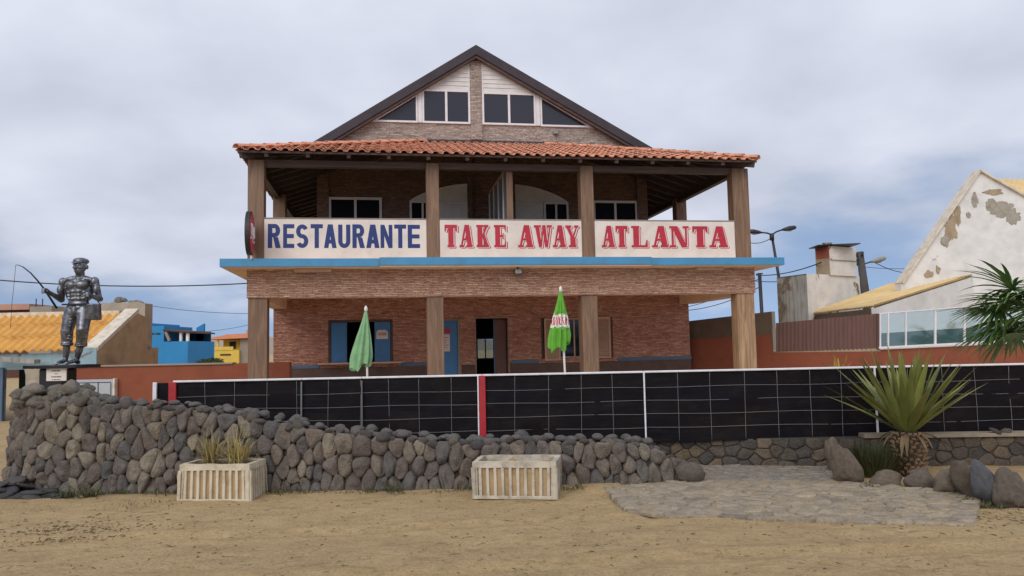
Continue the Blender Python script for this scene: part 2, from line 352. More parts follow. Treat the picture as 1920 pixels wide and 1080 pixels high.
# ------------------------------------------------------------------ mesh helpers
PM = {}
def tagp(o, label=None, cat=None, group=None, kind=None):
    for k, v in (('label', label), ('category', cat), ('group', group), ('kind', kind)):
        if v: o[k] = v
    return o
def root(name, label, cat, loc, rz=0, group=None):
    o = bpy.data.objects.new(name, None); COL.objects.link(o); o.location = loc; o.rotation_euler = (0, 0, rz); o.empty_display_size = .2
    PM[o.name] = Matrix.Translation(Vector(loc)) @ Matrix.Rotation(rz, 4, 'Z')
    return tagp(o, label, cat, group)
class MB:
    """collects geometry for ONE mesh object"""
    def __init__(s): s.v = []; s.f = []; s.sm = []
    def add(s, vs, fs, smooth=False):
        b = len(s.v); s.v += [tuple(p) for p in vs]
        for f in fs: s.f.append([i + b for i in f]); s.sm.append(smooth)
    def box(s, x0, x1, y0, y1, z0, z1):
        s.add([(x, y, z) for z in (z0, z1) for y in (y0, y1) for x in (x0, x1)],
              [(0, 2, 3, 1), (4, 5, 7, 6), (0, 1, 5, 4), (2, 6, 7, 3), (0, 4, 6, 2), (1, 3, 7, 5)]); return s
    def bbox(s, x0, x1, y0, y1, z0, z1, b=.01):
        """box with chamfered edges"""
        bm = bmesh.new(); bmesh.ops.create_cube(bm, size=1)
        for q in bm.verts: q.co = Vector(((x0 + x1) / 2 + q.co.x * (x1 - x0), (y0 + y1) / 2 + q.co.y * (y1 - y0), (z0 + z1) / 2 + q.co.z * (z1 - z0)))
        bmesh.ops.bevel(bm, geom=bm.edges[:], offset=b, segments=1, affect='EDGES'); s.bm(bm); return s
    def bm(s, bm, smooth=False):
        bm.verts.index_update(); s.add([q.co for q in bm.verts], [[q.index for q in f.verts] for f in bm.faces], smooth); bm.free()
    def prism(s, poly, d):
        """planar polygon (3-D points) extruded by vector d"""
        d = Vector(d); n = len(poly); P = [Vector(p) for p in poly]
        s.add(P + [p + d for p in P], [list(range(n))[::-1], list(range(n, 2 * n))] + [(i, (i + 1) % n, n + (i + 1) % n, n + i) for i in range(n)]); return s
    def bar(s, a, b, w, h=None, upv=(0, 0, 1)):
        a, b = Vector(a), Vector(b); h = h or w; d = (b - a).normalized(); x = d.cross(Vector(upv))
        if x.length < 1e-4: x = d.cross(Vector((0, 1, 0)))
        x.normalize(); y = x.cross(d)
        c = [(-w / 2, -h / 2), (w / 2, -h / 2), (w / 2, h / 2), (-w / 2, h / 2)]
        s.add([p + x * i + y * j for p in (a, b) for i, j in c], [(3, 2, 1, 0), (4, 5, 6, 7)] + [(i, (i + 1) % 4, 4 + (i + 1) % 4, 4 + i) for i in range(4)]); return s
    def tube(s, pts, r, n=8, cap=True):
        pts = [Vector(p) for p in pts]; rr = r if isinstance(r, (list, tuple)) else [r] * len(pts); vs = []
        for i, p in enumerate(pts):
            d = (pts[min(i + 1, len(pts) - 1)] - pts[max(i - 1, 0)]).normalized(); x = d.cross(Vector((.123, .2, .97)))
            if x.length < .1: x = d.cross(Vector((1, 0, 0)))
            x.normalize(); y = d.cross(x)
            vs += [p + (x * math.cos(a) + y * math.sin(a)) * rr[i] for a in (2 * math.pi * k / n for k in range(n))]
        fs = [(i * n + k, i * n + (k + 1) % n, (i + 1) * n + (k + 1) % n, (i + 1) * n + k) for i in range(len(pts) - 1) for k in range(n)]
        if cap: fs += [list(range(n))[::-1], list(range((len(pts) - 1) * n, len(pts) * n))]
        s.add(vs, fs, True); return s
    def build(s, name, mat, parent=None, local=True, centre=False, label=None, cat=None, group=None, kind=None):
        vs = s.v; off = Vector((0, 0, 0))
        if centre:
            lo = [min(p[i] for p in vs) for i in range(3)]; hi = [max(p[i] for p in vs) for i in range(3)]
            off = Vector(((lo[0] + hi[0]) / 2, (lo[1] + hi[1]) / 2, lo[2] if centre == 'base' else (lo[2] + hi[2]) / 2))
            vs = [(p[0] - off.x, p[1] - off.y, p[2] - off.z) for p in vs]
        me = bpy.data.meshes.new(name); me.from_pydata(vs, [], s.f); me.polygons.foreach_set('use_smooth', s.sm); me.update()
        me.materials.append(MATS[mat]); o = bpy.data.objects.new(name, me); COL.objects.link(o); o.location = off
        return attach(tagp(o, label, cat, group, kind), parent, local)
def attach(o, parent, local=True):
    """local: coordinates are the parent's; otherwise they are world coordinates"""
    if parent is not None:
        o.parent = parent
        if not local and parent.name in PM: o.matrix_parent_inverse = PM[parent.name].inverted()
    return o
def link_copy(me, name, mat_world, parent=None, local=False, **k):
    o = bpy.data.objects.new(name, me); COL.objects.link(o); o.matrix_basis = mat_world
    return attach(tagp(o, **k), parent, local)
def clip(poly, n, d):
    """keep points of a 2-D polygon with p.n <= d"""
    out = []
    for i, p in enumerate(poly):
        q = poly[(i + 1) % len(poly)]; a = p[0] * n[0] + p[1] * n[1] - d; b = q[0] * n[0] + q[1] * n[1] - d
        if a <= 0: out.append(p)
        if (a < 0 < b) or (b < 0 < a):
            t = a / (a - b); out.append((p[0] + (q[0] - p[0]) * t, p[1] + (q[1] - p[1]) * t))
    return out
def centroid(poly):
    A = cx = cy = 0
    for i, p in enumerate(poly):
        q = poly[(i + 1) % len(poly)]; c = p[0] * q[1] - q[0] * p[1]; A += c; cx += (p[0] + q[0]) * c; cy += (p[1] + q[1]) * c
    if abs(A) < 1e-9: return poly[0], 0
    return (cx / 3 / A, cy / 3 / A), abs(A) / 2
def voronoi(sites, domain, rounds=2, k=26):
    """cells of sites inside domain(site) -> clipped start polygon"""
    for r in range(rounds + 1):
        cells = []
        for i, p in enumerate(sites):
            poly = domain(p); nb = sorted(range(len(sites)), key=lambda j: (sites[j][0] - p[0]) ** 2 + (sites[j][1] - p[1]) ** 2)[1:k]
            for j in nb:
                q = sites[j]; n = (q[0] - p[0], q[1] - p[1]); m = ((p[0] + q[0]) / 2, (p[1] + q[1]) / 2)
                poly = clip(poly, n, n[0] * m[0] + n[1] * m[1])
                if len(poly) < 3: break
            cells.append(poly)
        if r < rounds: sites = [centroid(c)[0] if len(c) > 2 else s for c, s in zip(cells, sites)]
    return [c for c in cells if len(c) > 2]
def rounded(poly, inset, it=2):
    (cx, cy), A = centroid(poly); rad = math.sqrt(A / math.pi); k = max(.3, 1 - inset / max(rad, .01))
    p = [(cx + (x - cx) * k, cy + (y - cy) * k) for x, y in poly]
    # drop near-duplicate corners, then cut the corners twice
    p = [q for i, q in enumerate(p) if (q[0] - p[i - 1][0]) ** 2 + (q[1] - p[i - 1][1]) ** 2 > (.12 * rad) ** 2] or p
    for _ in range(it):
        p = [w for i, a in enumerate(p) for c in [p[(i + 1) % len(p)]] for w in ((a[0] * .75 + c[0] * .25, a[1] * .75 + c[1] * .25), (a[0] * .25 + c[0] * .75, a[1] * .25 + c[1] * .75))]
    return p, (cx, cy), rad
def pebble(poly2d, inset, profile, place, rough=.0, seed=0, it=2, tilt=(0, 0)):
    """stone from a 2-D cell: rings (scale, out*rad), placed by place(x, y, out)"""
    p, (cx, cy), rad = rounded(poly2d, inset, it); n = len(p); vs = []; fs = []
    for (k, o) in profile:
        for (x, y) in p:
            X, Y = cx + (x - cx) * k, cy + (y - cy) * k
            j = (noise.noise(Vector((X * 9 + seed, Y * 9, o * 2))) + .55 * noise.noise(Vector((X * 26 + seed, Y * 26, o * 4)))) * rough * rad
            vs.append(place(X + j * .3, Y + j * .3, (o + (x - cx) / rad * tilt[0] * k + (y - cy) / rad * tilt[1] * k) * rad + j))
    for r in range(len(profile) - 1):
        fs += [(r * n + i, r * n + (i + 1) % n, (r + 1) * n + (i + 1) % n, (r + 1) * n + i) for i in range(n)]
    fs.append([(len(profile) - 1) * n + i for i in range(n)])
    m = MB(); m.add(vs, fs, True); return m

# ------------------------------------------------------------------ ground
def axis(parts):
    out = []
    for a, b, st in parts:
        n = max(1, round((b - a) / st)); out += [a + (b - a) * i / n for i in range(n)]
    return out + [parts[-1][1]]
def ground():
    xs = axis([(-900, -60, 60), (-60, -12, 4), (-12, -6.6, .25), (-6.6, 6.6, .04), (6.6, 12, .25), (12, 60, 4), (60, 900, 60)])
    ys = axis([(-60, -4, 8), (-4, 4.8, .3), (4.8, 9.4, .035), (9.4, 14, .3), (14, 60, 3), (60, 200, 20), (200, 2500, 150)])
    m = MB(); nx = len(xs)
    for y in ys:
        for x in xs:
            z = 0
            if -12 < x < 12 and 2 < y < 13:
                z = .030 * noise.noise(Vector((x * .5, y * .8, 0))) + .016 * noise.noise(Vector((x * 1.7, y * 3.1, 3))) + .007 * noise.noise(Vector((x * 7, y * 9, 7))) + .004 * noise.noise(Vector((x * 17, y * 19, 1)))
                z += .035 * max(0, 1 - abs(y - 8.75 - .02 * x) / .5) * (x < 1.2)      # sand drifted against the wall foot
                for yc in (5.75 + .05 * x + .12 * math.sin(x * .5), 7.15 + .05 * x + .12 * math.sin(x * .5)):      # wheel ruts with pushed-up shoulders
                    q = (y - yc) / .13; z += -.024 * math.exp(-q * q) + .013 * math.exp(-(abs(q) - 1.5) ** 2 * 3) + .004 * math.sin(x * 42 + y * 20) * math.exp(-q * q)
                z += .014 * noise.noise(Vector((x * 3.6, y * 4.2, 11))) * max(0, noise.noise(Vector((x * .6, y * .6, 5))) + .25)
            m.v.append((x, y, z))
    ny = len(ys)
    m.f = [(j * nx + i, j * nx + i + 1, (j + 1) * nx + i + 1, (j + 1) * nx + i) for j in range(ny - 1) for i in range(nx - 1)]; m.sm = [True] * len(m.f)
    m.build('ground', 'sand', kind='structure')
ground()
tr = MB(); tr.box(-4.6, 9, 10.25, 30, -.2, .30); tr.build('terrace', 'terrace', kind='structure')
hl = MB()
prof = [(-260, 0), (-190, 9), (-150, 11), (-120, 8), (-80, 12), (-40, 7), (0, 5), (60, 8), (140, 5), (240, 0)]
hl.prism([(x, 420, -1) for x, z in prof[:1]] + [(x, 420, z) for x, z in prof] + [(prof[-1][0], 420, -1)], (0, 120, 0))
hl.build('hills', 'far_hill', kind='structure')

# ------------------------------------------------------------------ the restaurant (local frame: x along the front, y into the plot, z up)
TH = math.radians(9.4)
RB = root('restaurant_building', 'two storey brown stone clad restaurant with tiled veranda roof and painted signs', 'building', (0, 18.8, 0), TH)
def part(mb, name, mat, parent=RB, **k): return mb.build(name, mat, parent, **k)
WV = 4.1          # depth of the walls behind the front pillars
FL = .36          # ground floor level
# floor and slabs
part(MB().box(-6.3, 6.4, -.3, 13, .1, FL), 'floor_slab', 'terrace')
sl_ = MB(); sl_.box(-6.66, 6.83, -.55, 13.2, 3.50, 3.69); slab = part(sl_, 'balcony_slab', 'soffit')
# blue fascia boards: three lengths that do not quite line up
for (a, b_, dz, dv) in ((-6.69, -3.18, -.012, 0), (-3.176, 3.37, .012, .006), (3.374, 6.86, -.008, 0)):
    part(MB().bbox(a, b_, -.585 - dv, -.553, 3.52 + dz, 3.705 + dz, .004), 'fascia_board', 'blue_paint', slab)
part(MB().bbox(-6.69, -6.663, -.55, 13, 3.508, 3.693, .004), 'fascia_board', 'blue_paint', slab)
part(MB().bbox(6.833, 6.86, -.55, 13, 3.512, 3.697, .004), 'fascia_board', 'blue_paint', slab)
# lower beam all round, clad
part(MB().box(-6.2, 6.33, -.02, .40, 2.84, 3.498), 'front_beam', 'clad_beam')
part(MB().box(-6.19, -5.80, .402, WV - .002, 2.80, 3.497), 'side_beam', 'soffit')
part(MB().box(5.90, 6.32, .402, WV - .002, 2.80, 3.497), 'side_beam', 'soffit')
part(MB().box(-5.78, 5.88, .42, WV - .01, 3.40, 3.496), 'porch_ceiling', 'soffit')
# pillars
def pillar(u0, u1, z0, z1, mat='pillar_wood', v0=0., d=.36, name='pillar'):
    m = MB(); m.bbox(u0, u1, v0, v0 + d, z0, z1, .012)
    return part(m, name, mat)
for (a, b_, mt) in ((-6.18, -5.75, 'pillar_wood'), (-2.07, -1.67, 'pillar_wood'), (1.74, 2.15, 'pillar_wood'), (5.83, 6.31, 'pillar_wood_gold')): pillar(a, b_, FL, 2.838, mt, .02)
for (a, b_) in ((-6.2, -5.83), (-2.05, -1.74), (1.80, 2.13), (5.85, 6.29)): pillar(a, b_, 3.692, 6.10, v0=.02, d=.34)
for (a, b_) in ((-6.2, -5.85), (5.93, 6.27)): pillar(a, b_, 3.692, 6.1, v0=4.15, d=.34)
for (a, b_) in ((-6.2, -5.85), (5.93, 6.27)): pillar(a, b_, 3.692, 6.1, v0=8.6, d=.34)
# ground floor walls with openings
def wall_strips(u0, u1, z0, z1, holes, v0, v1):
    m = MB(); us = sorted({u0, u1, *[h[0] for h in holes], *[h[1] for h in holes]})
    for a, b_ in zip(us, us[1:]):
        z = z0
        for h in sorted([h for h in holes if h[0] <= a + 1e-6 and h[1] >= b_ - 1e-6], key=lambda h: h[2]):
            if h[2] > z: m.box(a, b_, v0, v1, z, h[2])
            z = h[3]
        if z < z1: m.box(a, b_, v0, v1, z, z1)
    return m
HO = [(-4.66, -2.84, 1.22, 2.47), (-1.62, -.90, FL, 2.45), (-.42, .53, FL, 2.45), (1.53, 3.74, 1.22, 2.44)]
part(wall_strips(-6.17, 6.19, FL, 3.398, HO, WV, WV + .22), 'front_wall', 'clad_low')
part(MB().box(-6.17, -5.95, WV + .222, 13, FL, 3.498), 'side_wall', 'clad_low')
part(MB().box(5.97, 6.19, WV + .222, 13, FL, 3.498), 'side_wall', 'clad_low')
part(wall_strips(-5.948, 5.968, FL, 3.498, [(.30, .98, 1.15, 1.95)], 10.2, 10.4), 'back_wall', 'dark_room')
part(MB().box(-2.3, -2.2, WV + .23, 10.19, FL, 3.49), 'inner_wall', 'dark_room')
# dado and painted blue band
for (a, b_) in ((-6.19, -4.9), (-2.62, -1.66), (.62, 1.42), (3.86, 6.21)):
    part(MB().bbox(a, b_, WV - .035, WV - .002, 1.10, 1.20, .006), 'ledge', 'blue_band')
for (a, b_) in ((-6.18, -1.66), (-.86, -.46), (.57, 6.20)):
    part(MB().box(a, b_, WV - .018, WV - .001, FL + .002, 1.098), 'dado', 'dado')
part(MB().bbox(-4.92, -2.58, WV - .32, WV - .04, 1.20, 1.25, .008), 'counter_shelf', 'beige_shutter')
# openings: hatch with blue leaves
def framed(name, u0, u1, z0, z1, v, t, d, mat, pmat, cols=1, mull=.045, parent=RB, pane_v=None, inner=True):
    """frame proud of the wall at v, with panes"""
    f = MB(); f.bbox(u0, u0 + t, v - d, v, z0, z1, .004); f.bbox(u1 - t, u1, v - d, v, z0, z1, .004)
    f.bbox(u0 + t + .001, u1 - t - .001, v - d + .002, v, z1 - t, z1 - .001, .004); f.bbox(u0 + t + .001, u1 - t - .001, v - d + .002, v, z0 + .001, z0 + t, .004)
    w = part(f, name, mat, parent)
    step = (u1 - u0 - 2 * t) / cols
    for i in range(cols):
        a = u0 + t + step * i
        if i: part(MB().bbox(a - mull / 2, a + mull / 2, v - d + .006, v - .002, z0 + t + .001, z1 - t - .001, .004), 'mullion', mat, w)
        part(MB().box(a + (mull / 2 if i else 0) + .002, a + step - (mull / 2 if i < cols - 1 else 0) - .002, v - d * .45, v - d * .3, z0 + t + .002, z1 - t - .002), 'pane', pmat, w)
    return w
part(MB().bbox(-4.655, -4.60, WV + .02, WV + .16, 1.222, 2.468, .004), 'hatch_frame', 'dado')
part(MB().bbox(-2.90, -2.845, WV + .02, WV + .16, 1.222, 2.468, .004), 'hatch_frame', 'dado')
part(MB().bbox(-4.598, -2.902, WV + .03, WV + .15, 2.40, 2.467, .004), 'hatch_frame', 'dado')
s1 = MB(); s1.bbox(-4.59, -4.14, WV + .05, WV + .085, 1.225, 2.39, .004); s1.bbox(-4.56, -4.17, WV + .04, WV + .052, 1.27, 2.35, .004); part(s1, 'shutter', 'blue_door')
s2 = MB(); s2.bbox(-3.36, -2.91, WV + .05, WV + .085, 1.225, 2.39, .004); sh2 = part(s2, 'shutter', 'blue_door')
nb = MB(); pts = [(-3.31, 1.90), (-2.98, 1.90), (-2.98, 2.10), (-3.04, 2.16), (-3.25, 2.16), (-3.31, 2.10)]
nb.prism([(u, WV + .048, z) for u, z in pts], (0, -.006, 0)); nt_ = part(nb, 'notice', 'cream', sh2)
part(MB().box(-3.27, -3.02, WV + .036, WV + .041, 2.0, 2.09), 'notice_print', 'beige_shutter', sh2)
# blue door with poster
dm = MB(); dm.bbox(-1.58, -.96, WV + .06, WV + .105, FL + .01, 2.39, .006); dr = part(dm, 'blue_door', 'blue_door')
part(MB().bbox(-.956, -.905, WV + .0, WV + .14, FL + .003, 2.448, .004), 'door_frame', 'grey_render', dr)
part(MB().bbox(-1.616, -1.585, WV + .0, WV + .14, FL + .003, 2.448, .004), 'door_frame', 'grey_render', dr)
part(MB().bbox(-1.584, -.957, WV + .004, WV + .14, 2.395, 2.446, .004), 'door_frame', 'grey_render', dr)
part(MB().box(-1.46, -1.19, WV + .05, WV + .056, 1.50, 2.0), 'poster', 'cream', dr)
part(MB().box(-1.44, -1.17, WV + .05, WV + .056, 2.03, 2.17), 'poster_heading', 'letter_red', dr)
for k in range(5): part(MB().box(-1.43, -1.24 - .03 * (k % 3), WV + .045, WV + .049, 1.90 - .075 * k, 1.918 - .075 * k), 'print_line', 'letter_red', dr)
# open doorway: jambs and the leaf folded in
part(MB().bbox(-.445, -.422, WV - .015, WV + .2, FL + .002, 2.47, .004), 'doorway_trim', 'grey_render')
part(MB().bbox(.532, .556, WV - .015, WV + .2, FL + .002, 2.47, .004), 'doorway_trim', 'grey_render')
part(MB().bbox(-.42, .53, WV - .014, WV + .02, 2.452, 2.474, .003), 'doorway_trim', 'grey_render')
part(MB().bbox(.12, .50, WV + .19, WV + .23, FL + .01, 2.42, .004), 'door_leaf', 'brown_sheet')
part(MB().bbox(.12, .16, WV + .17, WV + .188, FL + .01, 2.42, .004), 'door_stile', 'blue_band')
framed('back_window', .30, .98, 1.15, 1.95, 10.28, .05, .05, 'white_pvc', 'fence_glass', 2)
# right window with louvred beige shutters, ajar
part(MB().bbox(1.535, 1.60, WV + .01, WV + .2, 1.222, 2.438, .004), 'window_jamb', 'dado')
part(MB().bbox(3.68, 3.735, WV + .01, WV + .2, 1.222, 2.438, .004), 'window_jamb', 'dado')
framed('window', 2.0, 3.15, 1.225, 2.43, WV + .17, .05, .05, 'beige_shutter', 'pane_dark', 2)
def louvre(u0, u1, z0, z1, v):
    f = MB(); f.bbox(u0, u0 + .06, v - .04, v, z0, z1, .004); f.bbox(u1 - .06, u1, v - .04, v, z0, z1, .004)
    f.bbox(u0 + .061, u1 - .061, v - .039, v - .001, z1 - .07, z1 - .001, .004); f.bbox(u0 + .061, u1 - .061, v - .039, v - .001, z0 + .001, z0 + .07, .004)
    w = part(f, 'shutter', 'beige_shutter'); z = z0 + .085
    while z < z1 - .10:
        q = MB(); q.add([(u0 + .062, v - .036, z), (u1 - .062, v - .036, z), (u1 - .062, v - .006, z + .05), (u0 + .062, v - .006, z + .05),
                         (u0 + .062, v - .030, z - .004), (u1 - .062, v - .030, z - .004), (u1 - .062, v, z + .046), (u0 + .062, v, z + .046)],
                        [(0, 1, 2, 3), (7, 6, 5, 4), (0, 4, 5, 1), (2, 6, 7, 3), (0, 3, 7, 4), (1, 5, 6, 2)])
        part(q, 'slat', 'beige_shutter', w); z += .058
louvre(1.62, 2.10, 1.16, 2.42, WV - .02)
louvre(3.10, 3.66, 1.20, 2.45, WV - .02)

# parapet sign panels on the balcony, with painted letters
def arc(cx, cz, ro, ri, a0, a1, n=10):
    """strip of quads between two ellipses; angles in degrees"""
    out = []
    for i in range(n):
        t0, t1 = (math.radians(a0 + (a1 - a0) * k / n) for k in (i, i + 1))
        out.append([(cx + ro[0] * math.cos(t0), cz + ro[1] * math.sin(t0)), (cx + ro[0] * math.cos(t1), cz + ro[1] * math.sin(t1)),
                    (cx + ri[0] * math.cos(t1), cz + ri[1] * math.sin(t1)), (cx + ri[0] * math.cos(t0), cz + ri[1] * math.sin(t0))])
    return out
def rect(a, b, c, d): return [(a, c), (b, c), (b, d), (a, d)]
def sans(ch, sw=.35, sh=.175):
    """block capital as non-overlapping strokes (lists of polygons) in a unit box"""
    if ch == 'E': return [[rect(0, sw, 0, 1)], [rect(sw, 1, 1 - sh, 1)], [rect(sw, .96, .5 - sh / 2, .5 + sh / 2)], [rect(sw, 1, 0, sh)]]
    if ch == 'T': return [[rect(0, 1, 1 - sh, 1)], [rect(.5 - sw / 2, .5 + sw / 2, 0, 1 - sh)]]
    if ch == 'A': return [[[(0, 0), (sw, 0), (.5 + sw * .42, 1), (.5 - sw * .55, 1)]], [[(1 - sw, 0), (1, 0), (.5 + sw * .55, 1), (.5 - sw * .42, 1)]], [rect(.24, .76, .19, .19 + sh * .95)]]
    if ch == 'N': return [[rect(0, sw * .9, 0, 1)], [rect(1 - sw * .9, 1, 0, 1)], [[(0, 1), (sw * .95, 1), (1, 0), (1 - sw * .95, 0)]]]
    if ch == 'U': return [[rect(0, sw, .3, 1)], [rect(1 - sw, 1, .3, 1)], arc(.5, .3, (.5, .3), (.5 - sw, .3 - sh), 180, 360, 14)]
    if ch == 'R': return [[rect(0, sw, 0, 1)], [rect(sw, .55, 1 - sh, 1)], arc(.55, .725, (.42, .275), (.42 - sw, .275 - sh), 90, -90, 12), [rect(sw, .55, .45, .45 + sh)],
                          [[(.42, .45), (.42 + sw * 1.1, .45), (1.02, 0), (1.02 - sw * 1.15, 0)]]]
    if ch == 'S':
        r = .25 + sh / 4
        return [arc(.5, 1 - r, (.5, r), (.5 - sw, r - sh), 25, 270, 16), arc(.5, r, (.5, r), (.5 - sw, r - sh), 90, -155, 16)]
def slab_serif(ch, sw=.42, sh=.15):
    f = .10
    if ch == 'T': return [[rect(0, 1, 1 - sh, 1)], [[(0, 1 - sh), (.15, 1 - sh), (.09, .70), (0, .70)]], [[(.85, 1 - sh), (1, 1 - sh), (1, .70), (.91, .70)]], [rect(.5 - sw / 2, .5 + sw / 2, f, 1 - sh)], [rect(.22, .78, 0, f)]]
    if ch == 'A': return [[[(.10, f), (.24, f), (.56, 1), (.40, 1)]], [[(.60, f), (.60 + sw * .88, f), (.40 + sw * .85, 1), (.40, 1)]], [rect(.25, .66, .30, .40)], [rect(-.02, .36, 0, f)], [rect(.52, 1.02, 0, f)]]
    if ch == 'K': return [[rect(.07, .07 + sw, f, 1 - f)], [rect(-.02, .07 + sw + .09, 0, f)], [rect(-.02, .07 + sw + .09, 1 - f, 1)], [[(.41, .42), (.60, .50), (.92, 1 - f), (.72, 1 - f)]], [rect(.60, 1.02, 1 - f, 1)], [[(.45, .55), (.62, .68), (.98, f), (.66, f)]], [rect(.58, 1.04, 0, f)]]
    if ch == 'E': return [[rect(.08, .08 + sw, 0, 1)], [rect(-.02, .08, 0, f)], [rect(-.02, .08, 1 - f, 1)], [rect(.08 + sw, 1, 1 - f, 1)], [[(.86, 1 - f), (1, 1 - f), (1, .72), (.93, .72)]], [rect(.08 + sw, .78, .45, .55)], [rect(.72, .80, .37, .63)], [rect(.08 + sw, 1, 0, f)], [[(.86, f), (1, f), (1, .30), (.93, .30)]]]
    if ch == 'W': return [[[(.06, 1 - f), (.30, 1 - f), (.42, 0), (.26, 0)]], [[(.50, 1), (.58, 1), (.42, 0), (.33, 0)]], [[(.46, 1), (.66, 1), (.78, 0), (.62, 0)]], [[(.88, 1 - f), (.95, 1 - f), (.78, 0), (.69, 0)]], [rect(-.02, .40, 1 - f, 1)], [rect(.74, 1.04, 1 - f, 1)]]
    if ch == 'Y': return [[[(.06, 1 - f), (.36, 1 - f), (.62, .45), (.40, .45)]], [[(.80, 1 - f), (.92, 1 - f), (.66, .45), (.52, .45)]], [rect(.36, .36 + sw, f, .46)], [rect(.22, .84, 0, f)], [rect(-.02, .46, 1 - f, 1)], [rect(.68, 1.04, 1 - f, 1)]]
    if ch == 'L': return [[rect(.10, .10 + sw * .85, 0, 1)], [rect(-.02, .10, 0, f)], [rect(-.02, .50, 1 - f, 1.0001)], [rect(.10 + sw * .85, 1, 0, f)], [[(.84, f), (1, f), (1, .34), (.93, .34)]]]
    if ch == 'N': return [[rect(.09, .20, f, 1 - f)], [rect(.82, .92, f, 1)], [[(.09, 1), (.42, 1), (.92, 0), (.62, 0)]], [rect(-.02, .32, 0, f)], [rect(-.02, .12, 1 - f, 1)], [rect(.70, 1.03, 1 - f, 1.0001)]]
def letter(ch, u0, u1, z0, z1, style, mat, panel, v):
    st = style(ch); w, h = u1 - u0, z1 - z0
    def layer(name, du, dz, base, mt, par):
        m = MB()
        for i, polys in enumerate(st):
            for p in polys: m.prism([(u0 + x * w + du, v - base, z0 + y * h + dz) for x, y in p], (0, -.0022 - .00035 * i, 0))
        return part(m, name, mt, par)
    if style is slab_serif:
        layer('letter_shadow', .046, -.030, .0, mat, panel); layer('letter_inline', .024, -.016, .0058, 'cream', panel)
        layer('letter', 0, 0, .0116, mat, panel)
    else: layer('letter', 0, 0, 0, mat, panel)
ZT = 4.70
panels = []
for (a, b_, lb) in ((-5.828, -2.053, 'cream parapet panel painted with the blue word RESTAURANTE'), (-1.737, 1.797, 'cream parapet panel painted with the red words TAKE AWAY'), (2.133, 5.90, 'cream parapet panel painted with the red word ATLANTA')):
    p_ = part(MB().bbox(a, b_, .03, .17, 3.70, ZT, .01), 'sign_panel', 'cream'); p_['label'] = lb; panels.append(p_)
    part(MB().bbox(a + .002, b_ - .002, .02, .18, ZT + .001, ZT + .028, .006), 'coping', 'grey_render', p_)
U1 = [(-5.743, -5.457), (-5.398, -5.145), (-5.104, -4.825), (-4.772, -4.492), (-4.467, -4.175), (-4.139, -3.856), (-3.809, -3.524), (-3.488, -3.176), (-3.151, -2.869), (-2.826, -2.543), (-2.506, -2.214)]
for i, (ch, (a, b_)) in enumerate(zip('RESTAURANTE', U1)): letter(ch, a, b_, 4.01, 4.578 - .004 * (i % 3), sans, 'letter_blue', panels[0], .03)
for ch, (a, b_) in zip('TAKEAWAY', [(-1.62, -1.32), (-1.258, -.95), (-.842, -.555), (-.409, -.12), (.185, .55), (.59, 1.02), (1.055, 1.37), (1.385, 1.70)]): letter(ch, a, b_, 4.03, 4.578, slab_serif, 'letter_red', panels[1], .03)
for ch, (a, b_) in zip('ATLANTA', [(2.309, 2.63), (2.668, 2.98), (3.086, 3.50), (3.618, 4.04), (4.095, 4.59), (4.698, 5.11), (5.154, 5.64)]): letter(ch, a, b_, 4.03, 4.572, slab_serif, 'letter_red', panels[2], .03)
# low side parapets of the balcony
part(MB().box(-6.19, -6.05, .37, 12, 3.693, 4.66), 'side_parapet', 'cream'); part(MB().box(6.14, 6.28, .37, 12, 3.693, 4.66), 'side_parapet', 'cream')

